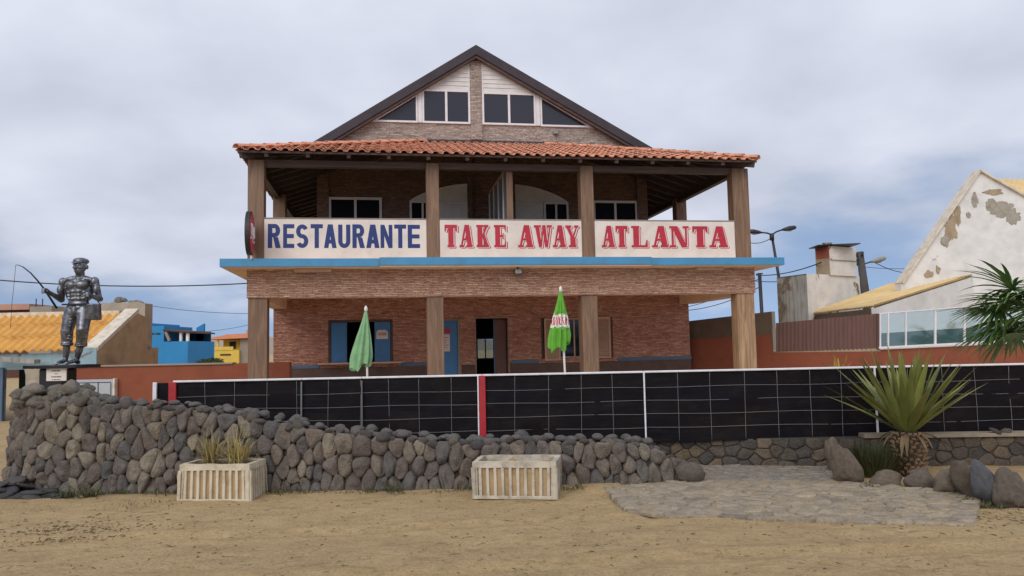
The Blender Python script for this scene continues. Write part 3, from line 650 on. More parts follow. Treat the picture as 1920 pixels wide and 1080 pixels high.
# upper storey wall, windows, arched doors
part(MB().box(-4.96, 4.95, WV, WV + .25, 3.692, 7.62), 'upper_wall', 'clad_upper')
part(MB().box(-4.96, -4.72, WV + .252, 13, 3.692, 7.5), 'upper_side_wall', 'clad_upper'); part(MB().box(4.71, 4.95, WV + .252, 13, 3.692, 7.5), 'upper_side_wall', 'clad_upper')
for u in (-4.96, -.62, .66, 4.62):
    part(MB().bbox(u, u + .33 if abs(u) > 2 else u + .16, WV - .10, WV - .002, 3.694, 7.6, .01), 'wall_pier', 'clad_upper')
framed('window', -4.64, -3.12, 4.75, 6.02, WV - .003, .075, .06, 'white_pvc', 'pane_dark', 2, .07)
framed('window', 3.22, 4.64, 4.75, 6.0, WV - .003, .075, .06, 'white_pvc', 'pane_dark', 2, .07)
def arched(u0, u1, s):
    """arched entrance: glazed side light, panelled door leaf, segmental head; s=-1 side light on the left"""
    f = MB(); n = 14; c = (u0 + u1) / 2; v = WV - .004
    zs, za = 5.93, 6.46
    hw = (u1 - u0)
    def top(u): t = (u - u0) / hw if s < 0 else (u1 - u) / hw; return zs + (za - zs) * math.sin(min(1, max(0, t)) * math.pi / 2) ** .8
    us = [u0 + hw * i / n for i in range(n + 1)]
    poly = [(u0, 3.70), (u1, 3.70)] + [(u, top(u)) for u in reversed(us)]
    f.prism([(u, v, z) for u, z in poly], (0, -.03, 0)); w = part(f, 'arched_door', 'white_board')
    h = MB()
    for i in range(n):
        a, b_ = us[i], us[i + 1]
        h.prism([(a, v - .032, top(a) - .055), (b_, v - .032, top(b_) - .055), (b_, v - .032, top(b_)), (a, v - .032, top(a))], (0, -.035, 0))
    part(h, 'arch_head', 'white_pvc', w)
    a, b_ = (u0, u0 + .76) if s < 0 else (u1 - .76, u1)
    framed('side_light', a, b_, 3.75, 5.93, v - .032, .06, .045, 'white_pvc', 'pane_dark', 2, .06, w)
    a, b_ = (u0 + .80, u1 - .04) if s < 0 else (u0 + .04, u1 - .80)
    part(MB().bbox(a, b_, v - .06, v - .032, 3.72, 5.82, .008), 'door_leaf', 'white_board', w)
    for (p, q) in ((3.8, 4.7), (4.78, 5.74)): part(MB().bbox(a + .14, b_ - .14, v - .068, v - .0602, p, q, .003), 'door_panel', 'white_board', w)
    part(MB().bbox(a, b_, v - .065, v - .033, 5.84, 5.90, .006), 'transom', 'white_pvc', w)
arched(-2.32, -.50, -1); arched(.72, 2.45, 1)
# glazed divider across the balcony
dv = MB(); dv.bbox(.02, .08, .42, 4.0, 6.14, 6.20, .004); dv.bbox(.02, .08, .42, 4.0, 3.70, 3.76, .004); dvo = part(dv, 'divider_frame', 'beige_shutter')
for k in range(5):
    v = .42 + k * .88
    part(MB().bbox(.015, .085, v, v + .06, 3.765, 6.135, .004), 'divider_post', 'pillar_wood' if k == 0 else 'white_pvc', dvo)
    if k < 4: part(MB().box(.045, .055, v + .065, v + .875, 3.765, 6.135), 'pane', 'screen_glass', dvo)
part(MB().box(-.04, .12, .30, .40, 4.0, 6.1), 'divider_stud', 'pillar_wood', dvo)

# gable
AP = (-.31, 10.60)      # ridge seen at the front of the roof overhang
GL, GR = (-5.6, 7.18), (5.75, 7.22)
sL = (AP[1] - GL[1]) / (AP[0] - GL[0]); sR = (AP[1] - GR[1]) / (GR[0] - AP[0])
g = MB(); g.prism([(-4.96, WV, 7.625), (4.95, WV, 7.625), (4.95, WV, AP[1] - .30 - sR * (4.95 - AP[0])), (AP[0], WV, AP[1] - .30), (-4.96, WV, AP[1] - .30 - sL * (AP[0] + 4.96))], (0, .25, 0))
part(g, 'gable_wall', 'clad_gable')
part(MB().bbox(-.48, -.13, WV - .07, WV - .002, 7.8, 10.22, .008), 'gable_pier', 'clad_gable')
v0, v1 = 3.82, 13.3
def roof_half(a, b_, th, name, mat, va, vb, dz=0):
    m = MB(); m.prism([(a[0], va, a[1] + dz), (b_[0], va, b_[1] + dz), (b_[0], va, b_[1] + dz - th), (a[0], va, a[1] + dz - th)], (0, vb - va, 0)); return part(m, name, mat)
rl = roof_half(GL, AP, .24, 'roof_slope', 'bitumen', v0, v1); rr_ = roof_half(AP, GR, .24, 'roof_slope', 'bitumen', v0, v1)
for a, b_, par in ((GL, AP, rl), (AP, GR, rr_)):
    m = MB(); m.prism([(a[0], v0 - .035, a[1] + .015), (b_[0], v0 - .035, b_[1] + .015), (b_[0], v0 - .035, b_[1] - .27), (a[0], v0 - .035, a[1] - .27)], (0, .033, 0)); part(m, 'verge_board', 'bitumen', par)
    m = MB(); m.prism([(a[0], v0 + .02, a[1] - .242), (b_[0], v0 + .02, b_[1] - .242), (b_[0], v0 + .02, b_[1] - .36), (a[0], v0 + .02, a[1] - .36)], (0, .12, 0)); part(m, 'verge_rafter', 'dark_wood', par)
framed('gable_window', -1.92, -.485, 8.27, 9.30, WV - .003, .06, .06, 'white_pvc', 'pane_grey', 2, .07)
framed('gable_window', -.125, 1.52, 8.27, 9.27, WV - .003, .06, .06, 'white_pvc', 'pane_grey', 2, .07)
part(MB().bbox(-2.04, -1.925, WV - .055, WV - .003, 8.28, 9.27, .004), 'window_post', 'white_pvc'); part(MB().bbox(1.525, 1.645, WV - .055, WV - .003, 8.28, 9.24, .004), 'window_post', 'white_pvc')
def tri_inset(P, t):
    """offset a CCW triangle inwards by t"""
    L = []
    for i in range(3):
        (x0, y0), (x1, y1) = P[i], P[(i + 1) % 3]; dx, dy = x1 - x0, y1 - y0; l = math.hypot(dx, dy); nx, ny = -dy / l, dx / l
        L.append((nx, ny, nx * x0 + ny * y0 + t))
    out = []
    for i in range(3):
        a, b_ = L[i - 1], L[i]; det = a[0] * b_[1] - a[1] * b_[0]
        out.append(((a[2] * b_[1] - a[1] * b_[2]) / det, (a[0] * b_[2] - a[2] * b_[0]) / det))
    return out
def tri_window(P, t=.055):
    k = tri_inset(P, t); f = MB()
    for i in range(3):
        j = (i + 1) % 3; f.prism([(x, WV - .003, y) for x, y in (P[i], P[j], k[j], k[i])], (0, -.06, 0))
    w = part(f, 'gable_window', 'white_pvc')
    m = MB(); m.prism([(x, WV - .02, y) for x, y in k], (0, -.012, 0)); part(m, 'pane', 'pane_grey', w)
tri_window([(-3.42, 8.27), (-2.05, 8.27), (-2.05, 9.17)]); tri_window([(1.655, 8.26), (3.33, 8.26), (1.655, 9.22)])
# weatherboards in the two upper triangles
def boards(tri, z0, z1):
    z = z0; i = 0
    while z < z1:
        p = clip(clip(tri, (0, -1), -z), (0, 1), min(z + .125, z1))
        if len(p) > 2:
            m = MB(); m.prism([(x, WV - .003, y) for x, y in p], (0, -.022 , 0))
            lip = clip(clip(tri, (0, -1), -(z + .001)), (0, 1), z + .03)
            if len(lip) > 2: m.prism([(x, WV - .026, y) for x, y in lip], (0, -.014, 0))
            part(m, 'weatherboard', 'white_board')
        z += .132; i += 1
boards([(-1.95, 9.305), (-.49, 9.305), (-.49, 10.20)], 9.305, 10.20); boards([(-.115, 9.275), (1.62, 9.275), (-.115, 10.25)], 9.275, 10.25)
part(MB().bbox(-.52, -.485, WV - .05, WV - .003, 9.31, 10.20, .004), 'board_trim', 'white_pvc'); part(MB().bbox(-.125, -.09, WV - .05, WV - .003, 9.28, 10.22, .004), 'board_trim', 'white_pvc')
part(MB().bbox(2.05, 2.20, WV - .12, WV - .003, 8.02, 8.14, .02), 'bulkhead_lamp', 'lamp_glass')

# veranda roof: timber structure
EV, EL, ER, EZ, TS = -.40, -6.35, 6.33, 6.21, .327       # eave line, ends, height, slope
def zroof(d): return EZ + d * TS
UH = (WV - EV)
sh = MB()      # sheathing over front and side slopes
A = [(EL, EV, EZ), (ER, EV, EZ), (ER - UH, WV - .01, zroof(UH)), (EL + UH, WV - .01, zroof(UH))]
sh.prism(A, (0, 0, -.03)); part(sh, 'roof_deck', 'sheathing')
for sx, e in ((1, EL), (-1, ER)):
    d = 1.40; m = MB()
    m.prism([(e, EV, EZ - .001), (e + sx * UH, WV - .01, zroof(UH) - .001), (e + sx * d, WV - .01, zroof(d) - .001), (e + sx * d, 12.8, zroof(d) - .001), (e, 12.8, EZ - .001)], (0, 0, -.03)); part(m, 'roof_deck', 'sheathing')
    part(MB().bar((e + sx * .28, .2, 6.06), (e + sx * .28, 12.6, 6.06), .16, .17), 'eave_beam', 'dark_wood_deep')
    part(MB().bar((e + sx * .05, EV + .05, EZ - .09), (e + sx * (UH - .1), WV - .06, zroof(UH) - .14), .10, .16), 'hip_rafter', 'dark_wood_deep')
    k = 1.1
    while k < 12.4:
        part(MB().bar((e + sx * .02, k, EZ - .085), (e + sx * min(1.42, 1.42), k, zroof(1.42) - .10) if k > WV else (e + sx * min(k - EV - .1, UH), k, zroof(min(k - EV - .1, UH)) - .10), .075, .12), 'rafter', 'dark_wood_deep'); k += .62
part(MB().bar((-6.15, .19, 6.045), (6.25, .19, 6.045), .19, .15), 'eave_beam', 'dark_wood')
u = EL + .62
while u < ER - .3:
    dmax = min(UH, u - EL, ER - u)
    part(MB().bar((u, EV + .03, EZ - .075), (u, EV + dmax - .05, zroof(dmax) - .095), .085, .12), 'rafter', 'dark_wood'); u += .93
part(MB().bbox(EL, ER, EV - .012, EV + .02, EZ - .055, EZ - .004, .004), 'fascia_board', 'dark_wood')
# clay tiles: one mesh shared by all
TW, TL = .2465, .375
def tile_mesh():
    prof = []; n = 9
    for i in range(n): t = i / (n - 1); a = math.pi * (1 - t); prof.append((.062 + .070 * math.cos(a) + .008, 0.048 * math.sin(a)))
    prof += [(.165, .0), (.205, -.012), (.245, .0)]
    vs = []; fs = []; m = len(prof)
    for yy, dz, s in ((0, .030, 1.04), (TL + .05, -.004, .96)):
        for top in (0, 1):
            vs += [(x * s - .125, yy, z * s + dz + (0 if top == 0 else -.014)) for x, z in prof]
    # layout: front-top, front-under, back-top, back-under
    ft, fu, bt, bu = 0, m, 2 * m, 3 * m
    for i in range(m - 1):
        fs += [(ft + i, ft + i + 1, bt + i + 1, bt + i), (fu + i + 1, fu + i, bu + i, bu + i + 1), (ft + i + 1, ft + i, fu + i, fu + i + 1)]
    return vs, fs
TV, TF = tile_mesh()
tm = MB(); tm.add(TV, TF, True); tme = bpy.data.meshes.new('roof_tile'); tme.from_pydata(TV, [], TF); tme.polygons.foreach_set('use_smooth', [True] * len(TF)); tme.materials.append(MATS['tile'])
slope = math.atan(TS); rows = int(math.hypot(UH, UH * TS) / TL)
rest = MB(); count = 0; rt_ = random.Random(3)
for r in range(rows + 1):
    d = (r * TL - .09) * math.cos(slope)
    a, b_ = EL + max(0, d), ER - max(0, d)
    n = int((b_ - a) / TW); u0 = EL + TW / 2 + math.ceil((a - EL) / TW - .3) * TW; i = 0
    while u0 + i * TW < b_ - TW * .2:
        u = u0 + i * TW; i += 1
        M = Matrix.Translation((u + rt_.uniform(-.006, .006), EV + d, zroof(d) + .005 + rt_.uniform(-.004, .006))) @ Matrix.Rotation(slope, 4, 'X') @ Matrix.Rotation(rt_.uniform(-.02, .02), 4, 'Z')
        if r < 5 and count < 262: link_copy(tme, 'roof_tile', M, RB, True); count += 1
        else: rest.add([M @ Vector(p) for p in TV], TF, True)
for sx, e in ((1, EL), (-1, ER)):        # side slopes, seen only from the side
    for r in range(4):
        d = (r * TL - .05) * math.cos(slope); v = EV + max(d, 0) + .15
        while v < 12.6:
            M = Matrix.Translation((e + sx * d, v, zroof(d) + .005)) @ Matrix.Rotation(-sx * math.pi / 2, 4, 'Z') @ Matrix.Rotation(slope, 4, 'X')
            rest.add([M @ Vector(p) for p in TV], TF, True); v += TW
    for r in range(4, rows + 1):
        d = (r * TL - .05) * math.cos(slope); v = EV + d + .15
        while v < WV - .15:
            M = Matrix.Translation((e + sx * d, v, zroof(d) + .005)) @ Matrix.Rotation(-sx * math.pi / 2, 4, 'Z') @ Matrix.Rotation(slope, 4, 'X')
            rest.add([M @ Vector(p) for p in TV], TF, True); v += TW
part(rest, 'upper_tile_courses', 'tile', kind='stuff')
# hip cap tiles
def cap_mesh():
    vs = []; fs = []; n = 9
    for k, (yy, s) in enumerate(((0, 1.1), (.44, .92))):
        for t in (1, .86): vs += [(.115 * s * t * math.cos(math.pi * i / (n - 1)), yy, 0.078 * s * t * math.sin(math.pi * i / (n - 1)) + (.012 if k == 0 else 0)) for i in range(n)]
    for i in range(n - 1): fs += [(i + 1, i, 2 * n + i, 2 * n + i + 1), (n + i, n + i + 1, 3 * n + i + 1, 3 * n + i), (i, i + 1, n + i + 1, n + i)]
    return vs, fs
CV, CF = cap_mesh(); cme = bpy.data.meshes.new('hip_tile'); cme.from_pydata(CV, [], CF); cme.polygons.foreach_set('use_smooth', [True] * len(CF)); cme.materials.append(MATS['tile_cap'])
for sx, e in ((1, EL), (-1, ER)):
    a = Vector((e - sx * .03, EV - .05, EZ + .015)); b_ = Vector((e + sx * UH, WV, zroof(UH) + .02)); d = b_ - a; n = int(d.length / .38)
    q = d.to_track_quat('Y', 'Z').to_matrix().to_4x4()
    for i in range(n): link_copy(cme, 'hip_tile', Matrix.Translation(a + d * (i / n) + Vector((0, 0, .02 + rt_.uniform(-.005, .008)))) @ q, RB, True)
part(MB().bbox(EL + UH - .3, ER - UH + .3, WV - .06, WV - .002, zroof(UH) + .02, zroof(UH) + .10, .006), 'flashing', 'bitumen')
# soffit light boxes
for (a, b_) in ((-5.12, -4.28), (4.68, 5.38)): part(MB().bbox(a, b_, -.25, -.03, 3.42, 3.498, .012), 'light_box', 'beige_shutter', slab)
# bracket flashlight on the slab edge
fl = root('floodlight', 'small dark floodlight under the blue balcony edge', 'floodlight', RB.location + Vector((0, 0, 3.5)) + Matrix.Rotation(TH, 3, 'Z') @ Vector((.10, -.30, 0)), TH)
part(MB().bbox(-.10, .10, -.08, .05, -.17, -.04, .012), 'housing', 'metal_dark', fl); part(MB().box(-.08, .08, -.086, -.0805, -.155, -.055), 'lens', 'lamp_glass', fl); part(MB().bbox(-.02, .02, -.03, .0, -.045, 0, .004), 'bracket', 'metal_dark', fl)
# round drinks sign, projecting in front of the left pillar
def disc(m, r, y0, y1, n=36):
    vs = [(r * math.cos(2 * math.pi * k / n), y, r * math.sin(2 * math.pi * k / n)) for y in (y0, y1) for k in range(n)]
    m.add(vs, [list(range(n)), list(range(n, 2 * n))[::-1]] + [((k + 1) % n, k, n + k, n + (k + 1) % n) for k in range(n)])
sp_ = RB.location + Matrix.Rotation(TH, 3, 'Z') @ Vector((-6.06, -.52, 0)); sp_.z = 4.27
SG = root('round_sign', 'round red advertising sign with white script mounted on the left upper pillar', 'sign', sp_, math.radians(102))
m = MB(); disc(m, .50, .05, -.05); part(m, 'housing', 'metal_dark', SG)
m = MB(); disc(m, .46, -.052, -.062); fc = part(m, 'face', 'letter_red', SG)
def squiggle(pts, r): m = MB(); m.tube(pts, r, 6); return m
sq = [(-.30 + .6 * t / 40, -.066, .05 + .10 * math.sin(t * .9) + .06 * math.cos(t * .37)) for t in range(41)]
part(squiggle(sq, .022), 'script_lettering', 'white_rail', fc)
part(squiggle([(-.38 + .76 * t / 20, -.066, -.16 + .05 * math.sin(t * .35)) for t in range(21)], .014), 'script_stroke', 'white_rail', fc)
part(MB().bbox(-.12, .16, -.06, -.03, -.60, -.51, .004), 'tag_plate', 'cream', SG)
part(MB().bbox(-.03, .22, -.02, .03, -.06, .06, .004), 'bracket', 'metal_dark', SG)

# ------------------------------------------------------------------ dry stone wall
def rock_mesh(name, seed, mat, flatness=1.0, sub=3, amp=.28):
    bm = bmesh.new(); bmesh.ops.create_icosphere(bm, subdivisions=sub, radius=.5)
    for q in bm.verts:
        p = q.co * 2; n = noise.noise(p * .9 + Vector((seed * 7.3, seed, 0))); n2 = noise.noise(p * 2.3 + Vector((seed * 3.1, 5, seed)))
        n3 = noise.noise(p * 6 + Vector((seed, 2, 9))) if sub > 3 else 0
        q.co = q.co * (1 + amp * n + amp * .35 * n2 + .035 * n3)
        for ax in (Vector((.8, .3, .5)), Vector((-.5, .7, .5)), Vector((.1, -.9, .3)), Vector((.2, .2, -1))):   # a few flat facets
            ax = Matrix.Rotation(seed, 3, 'Z') @ ax.normalized(); d = q.co.dot(ax) - .40
            if d > 0: q.co -= ax * d * .75
        q.co.z *= flatness
    me = bpy.data.meshes.new(name); bm.to_mesh(me); bm.free(); me.polygons.foreach_set('use_smooth', [True] * len(me.polygons)); me.materials.append(MATS[mat]); return me
ROCKS = [rock_mesh('stone', i, 'boulder', .75, 2) for i in range(8)]
RUBBLE = [rock_mesh('stone', 20 + i, 'rubble', .85, 3, .6) for i in range(5)]
def rock(me, name, loc, size, parent=None, rot=None, rr=R, **k):
    M = Matrix.Translation(loc) @ (rot or Euler((rr.uniform(-.5, .5), rr.uniform(-.5, .5), rr.uniform(0, 6.3))).to_matrix().to_4x4()) @ Matrix.Diagonal((*size, 1))
    return link_copy(me, name, M, parent, False, **k)
class Path:
    def __init__(s, pts):
        s.p = [Vector((*q, 0)) for q in pts]; s.l = [0]
        for a, b in zip(s.p, s.p[1:]): s.l.append(s.l[-1] + (b - a).length)
    def at(s, t):
        t = min(max(t, 0), s.l[-1] - 1e-6)
        for i in range(len(s.p) - 1):
            if t <= s.l[i + 1]: break
        k = (t - s.l[i]) / (s.l[i + 1] - s.l[i])
        d0 = (s.p[i + 1] - s.p[i]).normalized(); dp = (s.p[i] - s.p[i - 1]).normalized() if i else d0; dn = (s.p[i + 2] - s.p[i + 1]).normalized() if i + 2 < len(s.p) else d0
        d = (dp + d0).lerp(d0 + dn, k).normalized()
        return s.p[i].lerp(s.p[i + 1], k), d, Vector((d.y, -d.x, 0))
def interp(tab, x):
    if x <= tab[0][0]: return tab[0][1]
    for (a, p), (b, q) in zip(tab, tab[1:]):
        if x <= b: return p + (q - p) * (x - a) / (b - a)
    return tab[-1][1]
SW = root('stone_wall', 'long low dry stone wall of rounded grey boulders in front of the black fence', 'stone wall', (-2, 9.1, 0))
WP = Path([(-6.30, 9.75), (-6.02, 9.30), (-5.6, 9.10), (-4.1, 9.03), (-2.2, 8.88), (-.7, 8.80), (.67, 8.87), (2.05, 9.12)])
ZTOP = [(-6.2, 1.02), (-5.8, 1.08), (-5.0, 1.04), (-4.6, 1.01), (-4.1, .98), (-3.2, .87), (-2.5, .74), (-2.1, .67), (-1.26, .575), (-.4, .51), (.2, .53), (.9, .49), (1.5, .45), (1.8, .30), (2.05, .22)]
def ztop(s): return interp(ZTOP, WP.at(s)[0].x)
def wall_place(s, z, out):
    p, d, n = WP.at(s); return p + n * (out - .10 * z) + Vector((0, 0, z))
AX, AZ = .84, 1.26
rw = random.Random(11); sites = []; LW = WP.l[-1]
for md, nt_ in ((.265, 70), (.195, 300), (.130, 4000)):
    for _ in range(nt_):
        s = rw.uniform(.03, LW - .03); z = rw.uniform(0, 1.1) ** 1.0
        if z > ztop(s) - .05: continue
        if all(((s / AX - a) ** 2 + (z / AZ - b) ** 2) > md * md for a, b in sites): sites.append((s / AX, z / AZ))
for _ in range(60):       # odd small stones wedged between the big ones
    s = rw.uniform(.03, LW - .03); z = rw.uniform(0, 1.05)
    if z < ztop(s) - .05 and all(((s / AX - a) ** 2 + (z / AZ - b) ** 2) > .0065 for a, b in sites): sites.append((s / AX, z / AZ))
def wdom(p):
    s = p[0] * AX; zt = ztop(s); sl = (ztop(s + .1) - ztop(s - .1)) / .2
    poly = [(p[0] - .5, -.05 / AZ), (p[0] + .5, -.05 / AZ), (p[0] + .5, 2), (p[0] - .5, 2)]
    poly = clip(poly, (-sl * AX, AZ), zt - sl * s); poly = clip(poly, (-1, 0), 0); return clip(poly, (1, 0), LW / AX)
cells = voronoi(sites, wdom, 0)
n_parts = 0
def wall_stone(c, i):
    global n_parts
    poly = [(x * AX, y * AZ) for x, y in c]
    if centroid(poly)[1] < .004: return
    b = rw.uniform(.30, .62)
    prof = [(.95, -.65), (1.06, -.20), (1.06, .04), (.99, b * .45), (.86, b * .74), (.66, b * .90), (.42, b * .98), (.18, b)]
    m = pebble(poly, .003, prof, wall_place, .40, i * 3.7, rw.choice((1, 1, 1, 2)), (rw.uniform(-.30, .30), rw.uniform(-.26, .26)))
    m.build('stone', 'boulder', SW, False, True); n_parts += 1
for i, c in enumerate(cells): wall_stone(c, i)
# dark core behind the face
co = MB(); N = 60
for j in range(N + 1):
    s = LW * j / N; p, d, n = WP.at(s); zt = max(.1, ztop(s) - .07)
    co.v += [tuple(p - n * .025 + Vector((0, 0, -.1))), tuple(p - n * (.025 + .1 * zt) + Vector((0, 0, zt))), tuple(p - n * .50 + Vector((0, 0, zt))), tuple(p - n * .55 + Vector((0, 0, -.1)))]
co.f = [(4 * j + k, 4 * j + (k + 1) % 4, 4 * j + 4 + (k + 1) % 4, 4 * j + 4 + k) for j in range(N) for k in range(4)] + [(3, 2, 1, 0), (4 * N, 4 * N + 1, 4 * N + 2, 4 * N + 3)]; co.sm = [False] * len(co.f)
co.build('wall_core', 'mortar_dark', SW, False)
# stones bedded on the top, front rows first
topfill = MB()
for row, (back, n0) in enumerate(((.02, 62), (.17, 58), (.31, 52), (.44, 46))):
    for i in range(n0):
        s = LW * (i + rw.uniform(.1, .9)) / n0; p, d, n = WP.at(s); zt = ztop(s); w = rw.uniform(.10, .19); h = rw.uniform(.55, .95)
        P = p - n * (back + .1 * zt + rw.uniform(-.03, .03)) + Vector((0, 0, zt + rw.uniform(-.05, .025) + (.03 if row == 1 else 0)))
        if p.x > 1.75: continue
        if n_parts < 292 and row < 2: rock(rw.choice(ROCKS), 'stone', P, (w, w * .9, w * h), SW, rr=rw); n_parts += 1
        else:
            me = rw.choice(ROCKS); M = Matrix.Translation(P) @ Matrix.Rotation(rw.uniform(0, 6), 4, 'Z') @ Matrix.Diagonal((w, w * .9, w * h, 1))
            topfill.add([M @ q.co for q in me.vertices], [list(f.vertices) for f in me.polygons], True)
topfill.build('rear_stones', 'boulder', SW, False, kind='stuff')
# pale rubble heaped on the wall's left end
RH = root('rubble_heap', 'heap of pale broken rubble on the left end of the stone wall', 'rubble', (-5.6, 9.45, 1.05))
for k, (n, z, xa, xb, ya, yb) in enumerate(((26, 1.05, -6.05, -4.95, 9.16, 9.62), (17, 1.13, -5.95, -5.05, 9.22, 9.55), (7, 1.20, -5.75, -5.15, 9.28, 9.5))):
    for i in range(n):
        x = xa + (xb - xa) * (i + .5) / n + rw.uniform(-.05, .05); w = rw.uniform(.14, .23); rock(rw.choice(RUBBLE), 'stone', (x, rw.uniform(ya, yb), z + rw.uniform(-.03, .02)), (w, w, w * rw.uniform(.75, 1)), RH, rr=rw)
# larger end stones where the wall drops to the paving
for (px, py, w, h, Y, lb) in ((1295, 893, .34, .26, 9.0, 'grey boulder lying at the right end of the stone wall by the paving'),):
    g_ = at(px, py, Y); o = rock(rock_mesh('end_boulder', 31, 'boulder', .9, 3), 'boulder', (g_.x, g_.y, .12), (w, .28, h), rr=rw, rot=Euler((0, .1, .3)).to_matrix().to_4x4()); tagp(o, lb, 'boulder')

# slates heaped at the left foot of the wall
SM = [rock_mesh('slate', 40 + i, 'slate', .22, 2, .35) for i in range(4)]
SP = root('slate_pile', 'pile of flat dark slates at the left foot of the stone wall', 'slate pile', (-5.8, 8.85, 0))
for i in range(60):
    x = rw.gauss(-5.85, .30); t = min(1, max(0, (x + 6.5) / 1.5)); y = rw.uniform(8.62 + .18 * t, 9.06 - .04 * t); hm = .26 * math.exp(-((x + 5.95) / .38) ** 2) * min(1, max(0, (y - 8.55) / .35)) + .02
    w = rw.uniform(.18, .38)
    rock(SM[i % 4], 'slate', (x, y, hm * (i / 60)), (w, w * .75, w * .8), SP, rot=Euler((rw.uniform(0, .4), rw.uniform(-.15, .25), rw.uniform(0, 6))).to_matrix().to_4x4())

# ------------------------------------------------------------------ paved entrance
outline = [(.97, 8.72), (1.08, 7.47), (1.51, 7.25), (3.82, 6.65), (4.57, 7.78), (4.36, 8.23), (3.72, 8.69), (4.05, 9.84), (2.22, 10.18), (1.98, 9.03), (1.76, 9.02)]
pv = MB(); pv.prism([(x, y, -.08) for x, y in outline], (0, 0, .103)); PV = pv.build('path', 'mortar_sand', kind='structure')
def inside(p, poly):
    c = False
    for i in range(len(poly)):
        (x0, y0), (x1, y1) = poly[i - 1], poly[i]
        if (y0 > p[1]) != (y1 > p[1]) and p[0] < (x1 - x0) * (p[1] - y0) / (y1 - y0) + x0: c = not c
    return c
rp = random.Random(5); KX, KY = 1.35, .88
def pave(zone, mat, gap, lo, hi):
    xs, ys = [p[0] for p in zone], [p[1] for p in zone]; ps = []
    for _ in range(6000):
        q = (rp.uniform(min(xs), max(xs)), rp.uniform(min(ys), max(ys)))
        if inside(q, zone) and all(((q[0] / KX - a) ** 2 + (q[1] / KY - b) ** 2) > gap * gap for a, b in ps): ps.append((q[0] / KX, q[1] / KY))
    (mx, my), _ = centroid(zone)
    def dom(p):
        poly = [(p[0] - .3, p[1] - .3), (p[0] + .3, p[1] - .3), (p[0] + .3, p[1] + .3), (p[0] - .3, p[1] + .3)]
        for a, b in zip(zone, zone[1:] + zone[:1]):
            n = ((b[1] - a[1]) * KX, -(b[0] - a[0]) * KY); d = (b[1] - a[1]) * a[0] - (b[0] - a[0]) * a[1]
            if (b[1] - a[1]) * mx - (b[0] - a[0]) * my > d: n, d = (-n[0], -n[1]), -d
            poly = clip(poly, n, d)
            if len(poly) < 3: return [p, p, p]
        return poly
    for i, c in enumerate(voronoi(ps, dom, 2)):
        poly = [(x * KX, y * KY) for x, y in c]
        if centroid(poly)[1] < .002: continue
        hgt = rp.uniform(lo, hi)
        m = pebble(poly, .003, [(1.02, -.45), (1, -.03), (.96, .0), (.6, .012)], lambda x, y, o: Vector((x, y, hgt + o)), .14, i * 1.3, rp.choice((0, 1)), (rp.uniform(-.05, .05), rp.uniform(-.06, .06)))
        m.build('paving_stone', mat, PV, True, True)
pave([(.95, 8.74), (1.05, 7.45), (1.5, 7.22), (3.84, 6.62), (4.60, 7.78), (4.38, 8.25), (3.72, 8.70), (1.76, 9.04)], 'paver', .135, .024, .036)
pave([(2.0, 9.08), (3.74, 8.78), (4.06, 9.84), (2.22, 10.18)], 'paver_grey', .135, .026, .034)

# ------------------------------------------------------------------ retaining wall under the fence
RW = root('retaining_wall', 'low dark mortared stone retaining wall beneath the black fence', 'stone wall', (4, 10.1, 0))
RP = Path([(-4.7, 10.16), (1.6, 10.16), (2.3, 10.18), (4.1, 9.92), (5.2, 9.80), (8.6, 9.62)])
def rplace(s, z, out): p, d, n = RP.at(s); return p + n * out + Vector((0, 0, z))
s0 = RP.l[1] + .1; LR = RP.l[-1]; rs = []; t = 0
RH_ = .36
while t < 6000:
    t += 1; q = (rp.uniform(s0, LR), rp.uniform(.01, RH_ - .01))
    if all((((q[0] - a * 1.25) / 1.25) ** 2 + (q[1] - b) ** 2) > .0135 for a, b in rs): rs.append((q[0] / 1.25, q[1]))
def rdom(p): return [(p[0] - .25, -.05), (p[0] + .25, -.05), (p[0] + .25, RH_), (p[0] - .25, RH_)]
for i, c in enumerate(voronoi(rs, rdom, 1)):
    poly = [(x * 1.25, y) for x, y in c]
    m = pebble(poly, .007, [(1, -.4), (1, .02), (.92, .09), (.6, .12)], rplace, .3, i * 2.1, rp.choice((0, 0, 1)), (rp.uniform(-.1, .1), rp.uniform(-.1, .1)))
    m.build('stone', 'masonry', RW, False, True)
rb = MB()
for j in range(len(RP.p)):
    p, d, n = RP.at(RP.l[j]); rb.v += [tuple(p - n * .012 + Vector((0, 0, -.1))), tuple(p - n * .012 + Vector((0, 0, RH_))), tuple(p - n * .3 + Vector((0, 0, RH_))), tuple(p - n * .3 + Vector((0, 0, -.1)))]
rb.f = [(4 * j + k, 4 * j + (k + 1) % 4, 4 * j + 4 + (k + 1) % 4, 4 * j + 4 + k) for j in range(len(RP.p) - 1) for k in range(4)]; rb.sm = [False] * len(rb.f)
rb.build('mortar_bed', 'mortar_dark', RW, False)
cp = MB(); pts = [RP.at(RP.l[3] + .3)[0], RP.at(RP.l[4])[0], RP.at(RP.l[5])[0]]
for a, b in zip(pts, pts[1:]): cp.bar(a + Vector((0, .06, .385)), b + Vector((0, .06, .385)), .22, .045)
cp.build('coping', 'coping', RW, False)
for (px, py, Y, w, lb) in ((1868, 830, 9.75, .17, 'larger flat loose stone on the coping, left of its twin'), (1888, 829, 9.75, .14, 'smaller loose stone on the coping, right of the flat one')):
    g_ = at(px, py, Y); rock(ROCKS[2], 'stone', (g_.x, g_.y, .43), (w, .12, .07), rr=rp, label=lb, cat='stone', group='loose stones on the coping')

